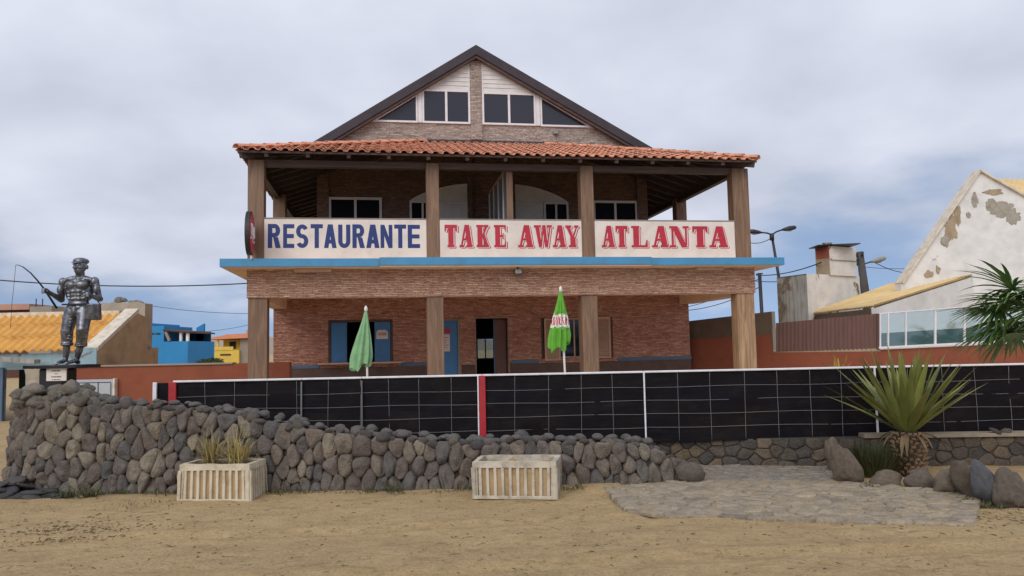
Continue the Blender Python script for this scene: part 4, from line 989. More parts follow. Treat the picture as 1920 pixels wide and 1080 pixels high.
# boulders edging the planting bed on the right
BM = [rock_mesh('boulder', 60 + i, 'boulder_brown', 1, 4, .42) for i in range(5)] + [rock_mesh('boulder', 77, 'bluestone', 1, 4, .28)]
for (px, py, w, d, h, lean, me, lb) in (
    (1597, 905, .27, .40, .45, -.35, 0, 'tall leaning grey boulder at the right edge of the paving below the fence'),
    (1572, 884, .20, .32, .44, -.30, 3, 'narrow boulder tucked behind the tall leaning one beside the paving'),
    (1668, 908, .38, .24, .17, 0, 1, 'low pale boulder left of the yucca trunk foot'),
    (1733, 911, .36, .24, .21, .1, 2, 'rounded brown boulder directly in front of the yucca trunk'),
    (1788, 921, .33, .24, .26, .05, 3, 'blocky dark boulder right of the yucca trunk'),
    (1822, 931, .18, .28, .42, -.38, 4, 'upright slanting brown boulder beside the blue grey one'),
    (1858, 942, .19, .26, .44, -.42, 5, 'smooth blue grey boulder leaning left near the right border'),
    (1908, 948, .30, .28, .38, -.15, 0, 'largest boulder cut by the right border of the photo'),
    (1916, 944, .14, .14, .09, 0, 2, 'small white pebble like stone at the foot of the largest boulder')):
    Yg = EYE * F_PX / (py - HORIZON + ROLL * (px - 960)) ; g_ = at(px, py, Yg)
    o = rock(BM[me], 'boulder', (g_.x, Yg + d * .35, h * .42), (w, d, h * 1.08), rot=Euler((.1, lean, .2)).to_matrix().to_4x4(), rr=rp); tagp(o, lb, 'boulder', 'boulders edging the planting bed')

# ------------------------------------------------------------------ concrete planters with ribbed sides
def planter(name, lb, loc, rz, w, d, h, taper, flip):
    cmat = ('concrete_planter', 'concrete_grey')[flip]
    P = root(name, lb, 'planter', loc, rz, 'concrete planters by the wall')
    def xw(z): return w / 2 * (1 + taper * (z / h - .5))
    def yd(z): return d / 2 * (1 + taper * (z / h - .5))
    t = .055
    # backing walls (recessed), then rails and ribs proud of them
    m = MB(); q = .024
    for sx, sy in ((0, -1), (0, 1), (-1, 0), (1, 0)):
        lo, hi = .02, h - .012
        if sy: pts = [(-xw(lo) + q, sy * (yd(lo) - q), lo), (xw(lo) - q, sy * (yd(lo) - q), lo), (xw(hi) - q, sy * (yd(hi) - q), hi), (-xw(hi) + q, sy * (yd(hi) - q), hi)]; m.prism(pts, (0, -sy * .03, 0))
        else: pts = [(sx * (xw(lo) - q), -yd(lo) + q + .031, lo), (sx * (xw(lo) - q), yd(lo) - q - .031, lo), (sx * (xw(hi) - q), yd(hi) - q - .031, hi), (sx * (xw(hi) - q), -yd(hi) + q + .031, hi)]; m.prism(pts, (-sx * .03, 0, 0))
    m.build('tub_wall', 'concrete_inset', P)
    # top rim with uneven edge
    rim = MB(); zt = h; zb = h * .84
    o = [(-xw(zt), -yd(zt)), (xw(zt), -yd(zt)), (xw(zt), yd(zt)), (-xw(zt), yd(zt))]; b = [(-xw(zb), -yd(zb)), (xw(zb), -yd(zb)), (xw(zb), yd(zb)), (-xw(zb), yd(zb))]
    i_ = [(x - math.copysign(t, x), y - math.copysign(t, y)) for x, y in o]; ib = [(x - math.copysign(q, x), y - math.copysign(q, y)) for x, y in b]
    bm = bmesh.new()
    rows_ = [[bm.verts.new((x, y, z)) for x, y in pts] for pts, z in ((ib, zb), (b, zb), (o, zt), (i_, zt), (i_, h * .7))]
    for a, c in zip(rows_, rows_[1:]):
        for k in range(4): bm.faces.new((a[k], a[(k + 1) % 4], c[(k + 1) % 4], c[k]))
    bmesh.ops.subdivide_edges(bm, edges=bm.edges[:], cuts=4, use_grid_fill=True)
    for v in bm.verts: v.co += Vector((noise.noise(v.co * 9 + Vector(loc)), noise.noise(v.co * 9 + Vector((5, 5, 5))), noise.noise(v.co * 7 + Vector((9, 1, 3))) * 1.2)) * .007
    rim.bm(bm); rim.build('rim', cmat, P)
    # ribs
    def rib(p0, p1, nrm, wd):
        mm = MB(); a, b_ = Vector(p0), Vector(p1); n_ = Vector(nrm); side = n_.cross(Vector((0, 0, 1)))
        K = 5; ring = []
        for j in range(K + 1):
            c = a.lerp(b_, j / K); ww = wd * (1 + .25 * noise.noise(c * 14 + Vector(loc))) / 2; e = .004 * noise.noise(c * 22)
            ring.append([c - side * ww - n_ * .03, c - side * ww * .85 + n_ * e, c + side * ww * .85 + n_ * e, c + side * ww - n_ * .03])
        mm.add([p for r_ in ring for p in r_], [(4 * j + k, 4 * j + k + 1, 4 * j + 5 + k, 4 * j + 4 + k) for j in range(K) for k in range(3)])
        mm.build('rib', cmat, P)
    nf = 11
    for k in range(nf + 1):
        f = -1 + 2 * k / nf; wd = .075 if k in (0, nf) else .034; f = max(-.955, min(.955, f))
        for sy in ((-1, 1) if k % 1 == 0 else (-1,)): rib((f * xw(.0), sy * (yd(0) - .001), 0), (f * xw(zb), sy * (yd(zb) - .001), zb), (0, sy, 0), wd)
    ns = 7
    for k in range(ns + 1):
        f = max(-.93, min(.93, -1 + 2 * k / ns)); wd = .06 if k in (0, ns) else .03
        for sx in (-1, 1): rib((sx * (xw(0) - .001), f * yd(0), 0), (sx * (xw(zb) - .001), f * yd(zb), zb), (sx, 0, 0), wd)
    for sy in (-1, 1): MB().bbox(-xw(0) + .004, xw(0) - .004, sy * yd(0) - .012 , sy * yd(0) + .012, .0, .035, .004).build('foot_rail', cmat, P)
    MB().box(-xw(h) + t, xw(h) - t, -yd(h) + t, yd(h) - t, h * .62, h * (.95, .78)[flip]).build('soil', 'soil', P)
    return P
planter('concrete_planter', 'tapered ribbed concrete planter with dry grass growing in it, in front of the wall', (-3.23, 8.66, .0), math.radians(-6), .80, .42, .40, -.03, 0)
planter('concrete_planter', 'wider weathered ribbed concrete planter holding bare soil, near the paving', (.02, 8.53, .0), math.radians(-9), .89, .52, .39, .02, 1)

# ------------------------------------------------------------------ fence of black sheeting and wire
FY = 10.06
FN = root('sheet_fence', 'long black plastic sheet fence with white top rail and wire grid', 'fence', (1, FY, .36))
def fx(px, Y=FY): return at(px, 710, Y).x
posts = [(fx(292), 'white_rail', .05), (fx(325), 'red_post', .10), (fx(566), 'wire', .018), (fx(679), 'wire', .014), (fx(904), 'red_post', .085), (fx(1207), 'white_rail', .020), (fx(1639), 'white_rail', .022), (fx(1920) + .5, 'white_rail', .03), (9.0, 'white_rail', .03)]
ZF = 1.235
for x, mt, w in posts: MB().bbox(x - w / 2, x + w / 2, FY - .035, FY - .004, .30, ZF - (.0 if mt != 'wire' else .03), .005).build('post', mt, FN, False, True)
MB().bbox(posts[4][0] - .062, posts[4][0] - .045, FY - .04, FY - .01, .30, ZF, .003).build('post', 'white_rail', FN, False, True)
for a, b in zip(posts, posts[1:]):
    if b[0] - a[0] > .3: MB().bbox(a[0] + .002, b[0] - .002, FY - .02, FY + .012, ZF - .008, ZF + .018, .005).build('top_rail', 'white_rail', FN, False, True)
    m = MB(); n = max(2, int((b[0] - a[0]) / .05)); k = 16
    for j in range(k + 1):
        for i in range(n + 1):
            x = a[0] + (b[0] - a[0]) * i / n; z = .34 + (ZF - .35) * j / k
            m.v.append((x, FY + .014 + .014 * noise.noise(Vector((x * 2.2, z * 3, 4))) + .010 * noise.noise(Vector((x * 9, z * 4, 1))), z))
    m.f = [(j * (n + 1) + i, j * (n + 1) + i + 1, (j + 1) * (n + 1) + i + 1, (j + 1) * (n + 1) + i) for j in range(k) for i in range(n)]; m.sm = [True] * len(m.f)
    m.build('sheet', 'tarp', FN, False, True)
rf = random.Random(2)
for (a, b, st) in ((posts[1], posts[4], .392), (posts[4], posts[5], .402), (posts[5], posts[6], .445), (posts[6], posts[8], .42)):
    n = round((b[0] - a[0]) / st)
    for k in range(1, n):
        x = a[0] + (b[0] - a[0]) * k / n + rf.uniform(-.02, .02); ph = rf.uniform(0, 9); dx = rf.uniform(-.015, .02)
        MB().tube([(x + dx * j / 10, FY + .004 + .016 * noise.noise(Vector((j * .35, ph, 0))), .35 + (ZF - .36) * j / 10) for j in range(11)], .0030, 5).build('wire', 'wire', FN, False, True)
    for r in range(1, 5):
        z = ZF - .022 - r * .172; ph = rf.uniform(0, 99); L = int((b[0] - a[0]) / .09)
        MB().tube([(a[0] + (b[0] - a[0]) * j / L, FY + .006 + .016 * noise.noise(Vector((j * .16, ph, r))), z + .006 * math.sin(j * .3 + ph)) for j in range(L + 1)], .0028, 5).build('wire', 'wire', FN, False, True)

# ------------------------------------------------------------------ folded parasols
def parasol(name, lb, px_top, py_top, px_base, Y, length, wid, mat, sag, seed):
    top = at(px_top, py_top, Y); foot = Vector((at(px_base, 700, Y).x, Y, .30)); foot.x += (foot.x - top.x) * .35
    P = root(name, lb, 'parasol', foot, 0, 'folded parasols on the terrace')
    T = top - foot
    MB().tube([(0, 0, 0), T * .5, T * .985], .019, 10).build('pole', 'pole_white', P)
    MB().tube([T * .975, T * .99, T * 1.0 + Vector((0, 0, .015)), T + Vector((0, 0, .045))], [.028, .032, .026, .008], 10).build('finial', 'pole_white', P)
    MB().tube([(0, 0, -.005), (0, 0, .06)], .20, 20).build('base', 'concrete', P)
    # canopy hangs in deep folds
    m = MB(); n = 64; K = 26
    for j in range(K + 1):
        t = j / K; r0 = .022 + wid * (t ** .85) * (1 - .18 * max(0, t - .82) / .18)
        for i in range(n):
            a = 2 * math.pi * i / n
            fold = .72 + .28 * math.cos(a * 8 + .8 * math.sin(a * 3 + seed)) * min(1, t * 2.2) + .10 * noise.noise(Vector((math.cos(a) * 2, math.sin(a) * 2, t * 2 + seed)))
            r = r0 * fold; lean = sag * t ** 1.3
            droop = length * t + (.055 * math.cos(a * 4 + seed) + .06 * math.cos(a + 2.4)) * t ** 4
            m.v.append((T.x * (1 - droop / T.z) + lean + r * math.cos(a) * 1.0, T.y * (1 - droop / T.z) + r * math.sin(a) * .75, T.z * .99 - droop))
    m.f = [(j * n + i, j * n + (i + 1) % n, (j + 1) * n + (i + 1) % n, (j + 1) * n + i) for j in range(K) for i in range(n)]; m.sm = [True] * len(m.f)
    m.build('canopy', mat, P)
    MB().tube([T * .60 + Vector((.0, 0, 0)), T * .61], .05, 12).build('runner', 'pole_white', P)
    return P
parasol_mat('canopy_pale', lin((138, 182, 132)), 1.45, 1.62, True, -.28)
parasol_mat('canopy_lime', lin((104, 174, 50)), 1.60, 1.86, True)
parasol('folded_parasol', 'faded pale green folded parasol standing before the blue shuttered hatch', 686, 578, 689, 13.5, .98, .205, 'canopy_pale', -.115, 1.0)
parasol('folded_parasol', 'bright lime green folded parasol with red and white print near the beige shutters', 1051, 541, 1060, 13.5, 1.0, .215, 'canopy_lime', -.085, 4.0)

# ------------------------------------------------------------------ plants
def blade(m, base, d0, length, w, curve, fold=.25, K=7, side=None):
    """sword leaf: starts along d0 and bends down by curve"""
    d = Vector(d0).normalized(); sd_ = d.cross(Vector((0, 0, 1)))
    if sd_.length < .05: sd_ = Vector((1, 0, 0))
    sd_.normalize(); p = Vector(base); vs = []
    for j in range(K + 1):
        t = j / K; ww = w * (.55 + .9 * t if t < .35 else .865 * (1 - ((t - .35) / .65) ** 1.6)) + .001
        nrm = sd_.cross(d).normalized()
        vs += [p - sd_ * ww + nrm * ww * fold, p, p + sd_ * ww + nrm * ww * fold]
        d = (d + Vector((0, 0, -curve / K))).normalized(); p = p + d * (length / K)
    m.add(vs, [(3 * j + k, 3 * j + k + 1, 3 * j + 4 + k, 3 * j + 3 + k) for j in range(K) for k in range(2)], True)
rg = random.Random(21)
YU = Vector((4.66, 9.30, 0)); YZ = .46
YC = root('yucca', 'spiky green yucca on a short scaly trunk in front of the black fence', 'yucca', YU)
MB().tube([(0, 0, -.05), (0, 0, .1), (0, 0, .3), (0, 0, YZ), (0, 0, YZ + .06)], [.15, .175, .18, .17, .09], 16).build('trunk', 'trunk_dark', YC)
sc_ = MB()
for r in range(10):
    for k in range(15):
        a = 2 * math.pi * (k + .5 * (r % 2)) / 15 + rg.uniform(-.08, .08); z = .02 + r * .047 + rg.uniform(-.01, .01); n = Vector((math.cos(a), math.sin(a), 0)); t = Vector((-n.y, n.x, 0)); c = n * (.165 + .015 * math.sin(r * .4)) + Vector((0, 0, z)); w = rg.uniform(.022, .042); o = rg.uniform(.02, .065)
        sc_.add([c - t * w, c + t * w, c + t * w * .5 + n * o + Vector((0, 0, .035)), c - t * w * .5 + n * o + Vector((0, 0, .035)), c - t * w * .6 + Vector((0, 0, .055)), c + t * w * .6 + Vector((0, 0, .055))], [(0, 1, 2, 3), (3, 2, 5, 4), (0, 3, 4), (1, 5, 2)])
sc_.build('trunk_scales', 'trunk_scale', YC, kind='stuff')
for i in range(58):
    a = i * 2.39996 + rg.uniform(-.25, .25); q = i / 58; el = math.radians(86 - 54 * q ** .9 + rg.uniform(-6, 6))
    d = Vector((math.cos(a) * math.cos(el), math.sin(a) * math.cos(el) * .9, math.sin(el))); m = MB()
    blade(m, Vector((math.cos(a) * .09, math.sin(a) * .09, YZ + .03 + .05 * (1 - q))), d, rg.uniform(.88, 1.12) * (1 - .06 * (1 - q)), rg.uniform(.044, .062), rg.uniform(-.05, .22), .40)
    m.build('leaf', 'yucca_leaf', YC)
for i in range(13):
    a = i * .483 + rg.uniform(-.2, .2); m = MB(); blade(m, Vector((math.cos(a) * .13, math.sin(a) * .13, YZ + .02)), Vector((math.cos(a), math.sin(a), rg.uniform(-.2, .25))), rg.uniform(.25, .5), rg.uniform(.018, .03), rg.uniform(1.2, 2.2), .4)
    m.build('dead_leaf', 'dead_leaf', YC)
# fan palm whose trunk stands beyond the right border
PP = at(1950, 600, 10.9); PT = root('palm_tree', 'dark green fan palm reaching in from the right border above the fence', 'palm tree', (PP.x, PP.y, .28))
MB().tube([(0, 0, 0), (.03, 0, .5), (0, .02, 1.1), (-.02, 0, 1.62)], [.17, .13, .12, .10], 14).build('trunk', 'trunk_scale', PT)
for i in range(22):
    a = i * 2.399 + rg.uniform(-.2, .2); el = math.radians(rg.uniform(-30, 62)); m = MB()
    d = Vector((math.cos(a) * math.cos(el), math.sin(a) * math.cos(el), math.sin(el))); base = Vector((0, 0, 1.62)); L = rg.uniform(.38, .55)
    c = base + d * L + Vector((0, 0, -.04)); m.tube([base, base + d * L * .5 + Vector((0, 0, .02)), c], [.014, .011, .008], 6)
    s_ = d.cross(Vector((0, 0, 1))).normalized()
    for k in range(25):
        ph = math.radians(-105 + 210 * k / 24); dd = (d * math.cos(ph) + s_ * math.sin(ph) + Vector((0, 0, .12 * math.cos(ph)))).normalized()
        blade(m, c, dd, rg.uniform(.68, .90) * (.72 + .28 * math.cos(ph * .8)), .031, rg.uniform(.45, 1.1), .5, 6)
    m.build('frond', 'palm_leaf', PT)
# shrub beside the yucca
def shrub(name, lb, loc, n, h, spread, mat, w=.006, cat='shrub', group=None, leaves=True):
    P = root(name, lb, cat, loc, 0, group); m = MB()
    for i in range(n):
        a = rg.uniform(0, 6.283); r = spread * math.sqrt(rg.random()) * .55; el = math.radians(rg.uniform(48, 88)); d = Vector((math.cos(a) * math.cos(el), math.sin(a) * math.cos(el), math.sin(el)))
        blade(m, (r * math.cos(a), r * math.sin(a) * .7, 0), d, h * rg.uniform(.55, 1.05), w * rg.uniform(.7, 1.3), rg.uniform(.1, .7), .3, 5)
    m.build('foliage', mat, P); 
    s = MB(); [s.tube([(0, 0, -.02), (.04 * math.cos(q * 2.1), .04 * math.sin(q * 2.1), h * .25)], [.008, .004], 5) for q in range(4)]; s.build('stem', 'trunk_dark', P)
    return P
shrub('bushy_plant', 'brownish green bushy plant left of the yucca trunk', (4.22, 9.22, .0), 750, .42, .38, 'shrub_leaf', .010)
shrub('yellow_plant', 'yellow leaved sprig showing above the fence in front of the brown sheet wall', at(1574, 690, 11.2) - Vector((0, 0, .14)), 26, .34, .10, 'yellow_leaf', .012, 'plant')
shrub('green_plant', 'thin green stems showing above the fence left of the yucca tips', at(1645, 690, 11.0) - Vector((0, 0, .16)), 18, .28, .16, 'weed', .010, 'plant')
# dry grass tufts in the left planter
for k, (dx, lb) in enumerate(((-.16, 'clump of dry straw coloured grass at the left of the planter'), (.15, 'clump of dry straw coloured grass at the right of the planter'))):
    P = root('grass_clump', lb, 'grass', (-3.23 + dx, 8.68 - dx * .1, .375), 0, 'dry grass in the planter'); m = MB()
    for i in range(110):
        a = rg.uniform(0, 6.283); el = math.radians(rg.uniform(32, 86)); d = Vector((math.cos(a) * math.cos(el), math.sin(a) * math.cos(el) * .6, math.sin(el)))
        blade(m, (rg.gauss(0, .045), rg.gauss(0, .04), 0), d, rg.uniform(.18, .44), rg.uniform(.003, .0065), rg.uniform(.1, 1.0), .3, 5)
    m.build('blades', 'dry_grass', P)
# sprigs in the second planter, weeds and dry litter along the wall foot and edges
wd = MB()
def tuft(x, y, n, h, z=0.0, sp=.06):
    for i in range(n):
        a = rg.uniform(0, 6.283); el = math.radians(rg.uniform(15, 85)); d = Vector((math.cos(a) * math.cos(el), math.sin(a) * math.cos(el), math.sin(el)))
        blade(wd, (x + rg.gauss(0, sp), y + rg.gauss(0, sp * .6), z), d, h * rg.uniform(.4, 1), rg.uniform(.003, .007), rg.uniform(.1, .9), .3, 3)
for i in range(70):
    x = rg.uniform(-5.6, 1.0); tuft(x, WP.at((x + 6.3) * 1.0)[0].y - rg.uniform(.05, .28) - .02, rg.randint(5, 22), rg.uniform(.03, .10), .03)
for (x, n, h) in ((-4.75, 70, .20), (-4.95, 40, .12), (-2.62, 40, .08), (-2.35, 20, .06), (-1.35, 40, .20), (-1.6, 16, .10), (-.55, 24, .07)): tuft(x, 8.72, n, h, .03, .05)
for i in range(30): tuft(rg.uniform(-4.6, -3.6), rg.uniform(8.25, 8.7), rg.randint(6, 18), .05, .0, .08)
for i in range(26): tuft(rg.uniform(4.35, 5.0), rg.uniform(7.2, 7.75), rg.randint(6, 16), .06, .0, .06)
for (px, py) in ((1625, 912), (1632, 908), (1640, 912), (1812, 935), (1845, 945)):
    Yg = EYE * F_PX / (py - HORIZON + ROLL * (px - 960)); tuft(at(px, py, Yg).x, Yg, 40, .09, .0, .06)
wd.build('weeds', 'weed', label='low weeds and dry grass along the wall foot and paving edge', cat='weeds', kind='stuff')
dl = MB()
for i in range(1500):      # dry twigs and small stones littering the sand
    if i < 500: x, y = rg.gauss(-4.1, .45), rg.gauss(7.15, .28)
    elif i < 700: x, y = rg.gauss(4.4, .5), rg.gauss(7.0, .25)
    else: x, y = rg.uniform(-5.5, 5.2), rg.uniform(5.1, 8.7)
    if inside((x, y), outline): continue
    a = rg.uniform(0, 6.28); L = rg.uniform(.008, .05); r = rg.uniform(.0015, .0045)
    z = .030 * noise.noise(Vector((x * .5, y * .8, 0))) + .016 * noise.noise(Vector((x * 1.7, y * 3.1, 3))) + .004
    dl.tube([(x, y, z), (x + L * .5 * math.cos(a), y + L * .5 * math.sin(a), z + r), (x + L * math.cos(a), y + L * math.sin(a), z)], [r * .6, r, r * .5], 4)
dl.build('ground_litter', 'soil', label='scattered dry twigs and grit lying on the sand', cat='litter', kind='stuff')

# ------------------------------------------------------------------ the fisherman statue
SY = 13.0; SC = .00897
sb = at(145, 683, SY); ST = root('fisherman_statue', 'silver and black statue of a bare chested fisherman holding a rod and bucket', 'statue', (sb.x, SY, sb.z))
def blob(bm, c, r, rot=None):
    M = Matrix.Translation(c) @ (rot.to_matrix().to_4x4() if rot else Matrix.Identity(4)) @ Matrix.Diagonal((*r, 1)); bmesh.ops.create_icosphere(bm, subdivisions=3, radius=1, matrix=M)
def limb(bm, a, b, ra, rb_, n=9):
    a, b = Vector(a), Vector(b)
    for i in range(n + 1):
        t = i / n; r = ra + (rb_ - ra) * t; bmesh.ops.create_icosphere(bm, subdivisions=2, radius=r, matrix=Matrix.Translation(a.lerp(b, t)))
def fuse(bm, name, mat, voxel, parent, smooth=4, label=None):
    me = bpy.data.meshes.new(name); bm.to_mesh(me); bm.free(); o = bpy.data.objects.new(name, me); COL.objects.link(o)
    md = o.modifiers.new('r', 'REMESH'); md.mode = 'VOXEL'; md.voxel_size = voxel
    sm = o.modifiers.new('s', 'SMOOTH'); sm.iterations = smooth; sm.factor = .5
    dg = bpy.context.evaluated_depsgraph_get(); m2 = bpy.data.meshes.new_from_object(o.evaluated_get(dg)); bpy.data.objects.remove(o); m2.name = name
    m2.polygons.foreach_set('use_smooth', [True] * len(m2.polygons)); m2.materials.clear(); m2.materials.append(MATS[mat])
    return link_copy(m2, name, Matrix.Identity(4), parent, True, label=label)
def statue():
    b = bmesh.new()
    # torso: ribcage, waist, belly
    blob(b, (0, 0, 1.28), (.185, .115, .19)); blob(b, (0, .0, 1.10), (.155, .10, .16)); blob(b, (0, 0, 1.0), (.165, .105, .10))
    for s in (-1, 1):
        blob(b, (s * .088, -.085, 1.325), (.092, .055, .072), Euler((.15, 0, s * .25)))           # pectorals
        blob(b, (s * .15, .02, 1.22), (.055, .08, .15))                                         # lats
        blob(b, (s * .13, .0, 1.435), (.11, .065, .045), Euler((0, s * .35, 0)))                  # trapezius to shoulder
        blob(b, (s * .245, -.005, 1.385), (.060, .066, .082))                                   # deltoid
        for k, z in enumerate((1.215, 1.155, 1.095)): blob(b, (s * .045, -.098 + .004 * k, z), (.041, .026, .026))   # stomach muscles
        for k, z in enumerate((1.20, 1.15, 1.10)): blob(b, (s * .118, -.065, z), (.038, .03, .017), Euler((0, s * -.5, 0)))   # ribs
        limb(b, (s * .03, -.075, 1.405), (s * .19, -.03, 1.44), .016, .016)                      # collar bones
    limb(b, (.005, .01, 1.40), (.02, -.012, 1.53), .066, .060)                                   # neck
    # head looking slightly to the viewer's left
    blob(b, (.02, -.01, 1.645), (.083, .102, .108)); blob(b, (.015, -.045, 1.575), (.060, .062, .062)); blob(b, (.015, -.075, 1.535), (.034, .034, .028))
    limb(b, (.015, -.105, 1.645), (.013, -.128, 1.597), .013, .021, 5); 
    for s in (-1, 1):
        blob(b, (.015 + s * .035, -.098, 1.662), (.032, .016, .012)); blob(b, (.015 + s * .040, -.082, 1.610), (.026, .024, .022)); blob(b, (.02 + s * .088, .005, 1.62), (.014, .028, .038))
    blob(b, (.015, -.104, 1.563), (.034, .014, .009)); blob(b, (.015, -.100, 1.548), (.028, .014, .009))
    for v in b.verts:
        if v.co.z > 1.50: v.co = Vector((.015, 0, 1.50)) + (v.co - Vector((.015, 0, 1.50))) * 1.10
    # arm holding the rod (viewer's left): upper arm down, forearm forward and up
    limb(b, (-.250, 0, 1.37), (-.278, .03, 1.10), .054, .044); blob(b, (-.268, -.03, 1.25), (.052, .05, .085)); limb(b, (-.278, .02, 1.09), (-.335, -.21, 1.20), .052, .034)
    # arm with the bucket (viewer's right)
    limb(b, (.255, 0, 1.37), (.30, .03, 1.10), .054, .044); blob(b, (.285, -.03, 1.25), (.052, .05, .085)); limb(b, (.31, .02, 1.09), (.285, -.20, 1.135), .052, .034)
    for (h, rodd) in (((-.345, -.25, 1.215), 1), ((.28, -.24, 1.14), -1)):
        h = Vector(h); blob(b, h, (.036, .048, .044))
        for k in range(4):      # curled fingers
            q = h + Vector((rodd * -.012, -.02 + .0 * k, .036 - .024 * k)); limb(b, q + Vector((rodd * -.03, -.01, 0)), q + Vector((rodd * -.022, -.048, 0)), .0115, .011, 4); limb(b, q + Vector((rodd * -.022, -.048, 0)), q + Vector((rodd * .022, -.052, -.002)), .011, .010, 4)
        limb(b, h + Vector((rodd * .02, -.01, .03)), h + Vector((rodd * .012, -.055, .045)), .013, .011, 4)
    fuse(b, 'body', 'statue_metal', .0105, ST, 3)
    # rolled trousers, lower legs and feet
    t = bmesh.new(); hipL, hipR = (-.095, 0, .90), (.095, 0, .90)
    blob(t, (0, 0, .945), (.19, .125, .085)); blob(t, (0, -.01, .86), (.17, .125, .09))
    limb(t, hipL, (-.150, -.035, .56), .118, .090); limb(t, (-.150, -.035, .56), (-.165, .0, .36), .092, .080)
    limb(t, hipR, (.115, -.085, .58), .118, .090); limb(t, (.115, -.085, .58), (.055, .0, .34), .092, .078)
    for (x, y, z) in ((-.166, 0, .355), (-.166, 0, .325), (.052, .0, .335), (.045, .004, .305)): blob(t, (x, y, z), (.094, .092, .022))
    for k in range(9):          # creases at crotch and knees
        for s, (x0, x1) in ((-1, (-.03, -.19)), (1, (.03, .19))):
            z = .86 - .055 * k; limb(t, (x0 * (1 + .3 * k % 2), -.112 + .004 * k, z), (x1 * (.95 if s > 0 else 1), -.085, z - .05 + .035 * (k % 3)), .010, .016, 5)
    blob(t, (0, -.135, .90), (.035, .018, .07)); fuse(t, 'trousers', 'statue_metal', .011, ST, 2)
    l = bmesh.new()
    for (k, an, toe) in (((-.165, 0, .36), (-.200, .03, .07), (-.225, -.16, .025)), ((.05, 0, .35), (-.035, .04, .07), (-.075, -.15, .025))):
        limb(l, k, Vector(k).lerp(Vector(an), .45), .052, .055); limb(l, Vector(k).lerp(Vector(an), .45), an, .055, .036); limb(l, an, toe, .040, .028); blob(l, (an[0], an[1] + .035, .035), (.036, .045, .035))
        for q in range(5): limb(l, Vector(toe) + Vector((-.036 + .018 * q, .03, -.004)), Vector(toe) + Vector((-.044 + .021 * q, -.035 + .006 * q, -.008)), .013, .010, 4)
    fuse(l, 'bare_legs', 'statue_metal', .010, ST, 2)
    c = bmesh.new(); blob(c, (.02, .005, 1.715), (.100, .118, .055)); blob(c, (.015, -.095, 1.69), (.078, .058, .013), Euler((.25, 0, 0))); blob(c, (.02, .0, 1.69), (.094, .108, .022)); [setattr(v, 'co', Vector((.015, 0, 1.50)) + (v.co - Vector((.015, 0, 1.50))) * 1.10) for v in c.verts]; fuse(c, 'cap', 'statue_metal', .009, ST, 2)
    MB().bbox(-.19, .19, -.128, -.105, .985, 1.012, .004).build('belt', 'statue_black', ST)
    # rod, line, bucket
    rodp = [(-.215, -.20, .93), (-.30, -.255, 1.12), (-.355, -.295, 1.245), (-.43, -.33, 1.375), (-.526, -.36, 1.51), (-.63, -.38, 1.61), (-.69, -.39, 1.64), (-.734, -.39, 1.645)]
    rod = MB().tube(rodp, [.017, .016, .014, .012, .010, .008, .006, .005], 8).build('fishing_rod', 'statue_black', ST)
    MB().tube([rodp[-1], (-.75, -.39, 1.35), (-.775, -.39, 1.0), (-.785, -.39, .6)], .0032, 5).build('fishing_line', 'cable', rod)
    bk = MB(); n = 22
    prof = [(.0, .0), (.105, .0), (.112, .02), (.098, .24), (.106, .262), (.092, .262), (.085, .24), (.095, .03), (0, .028)]
    bk.v = [(.365 + r * math.cos(2 * math.pi * i / n), -.25 + r * math.sin(2 * math.pi * i / n), .725 + z) for r, z in prof for i in range(n)]
    bk.f = [(j * n + i, j * n + (i + 1) % n, (j + 1) * n + (i + 1) % n, (j + 1) * n + i) for j in range(len(prof) - 1) for i in range(n)]; bk.sm = [True] * len(bk.f)
    bucket = bk.build('bucket', 'statue_metal', ST)
    MB().tube([(.265, -.25, .975), (.272, -.25, 1.08), (.29, -.27, 1.125), (.33, -.26, 1.115), (.41, -.25, 1.05), (.465, -.25, .975)], .008, 6).build('bucket_handle', 'statue_black', bucket)
statue(); ST.scale = (1.10, 1.08, 1.0)
# plinth with its plate
z0 = sb.z
PL = root('statue_plinth', 'dark slab plinth with black panel and small white plate under the statue', 'plinth', (sb.x, SY, 0))
a, b = at(66, 684, SY), at(171, 684, SY)
sm_ = bmesh.new(); bmesh.ops.create_cube(sm_, size=1)
for q in sm_.verts: q.co = Vector(((a.x + b.x) / 2 + q.co.x * (b.x - a.x), SY + q.co.y * .62, z0 - .030 + q.co.z * .05))
bmesh.ops.subdivide_edges(sm_, edges=sm_.edges[:], cuts=5, use_grid_fill=True)
for q in sm_.verts: q.co += Vector((noise.noise(q.co * 5), noise.noise(q.co * 6), noise.noise(q.co * 7) * .7)) * .025; q.co.z = min(q.co.z, z0 - .002)
k_ = MB(); k_.bm(sm_, True); k_.build('slab', 'statue_black', PL, False)
c0, c1 = at(86, 700, SY), at(131, 700, SY)
MB().bbox(c0.x, c1.x, SY - .20, SY + .22, .0, z0 - .065, .02).build('pedestal', 'statue_black', PL, False)
p0, p1 = at(89, 687, SY - .2), at(126, 714, SY - .2)
pl = MB().bbox(p0.x, p1.x, SY - .232, SY - .205, p1.z, p0.z - .025, .006).build('plate', 'cream', PL, False)
for k, (wd_, hh) in enumerate(((.14, .018), (.05, .012), (.15, .018), (.13, .012))):      # four lines of small dark capitals
    zc = p0.z - .075 - k * .048; xc = (p0.x + p1.x) / 2; x = xc - wd_ / 2; i = 0
    while x < xc + wd_ / 2: MB().box(x, x + .013, SY - .2355, SY - .2325, zc - hh / 2, zc + hh / 2 - (.006 if i % 3 == 1 else 0)).build('plate_letter', 'opening', pl, False); x += .018; i += 1
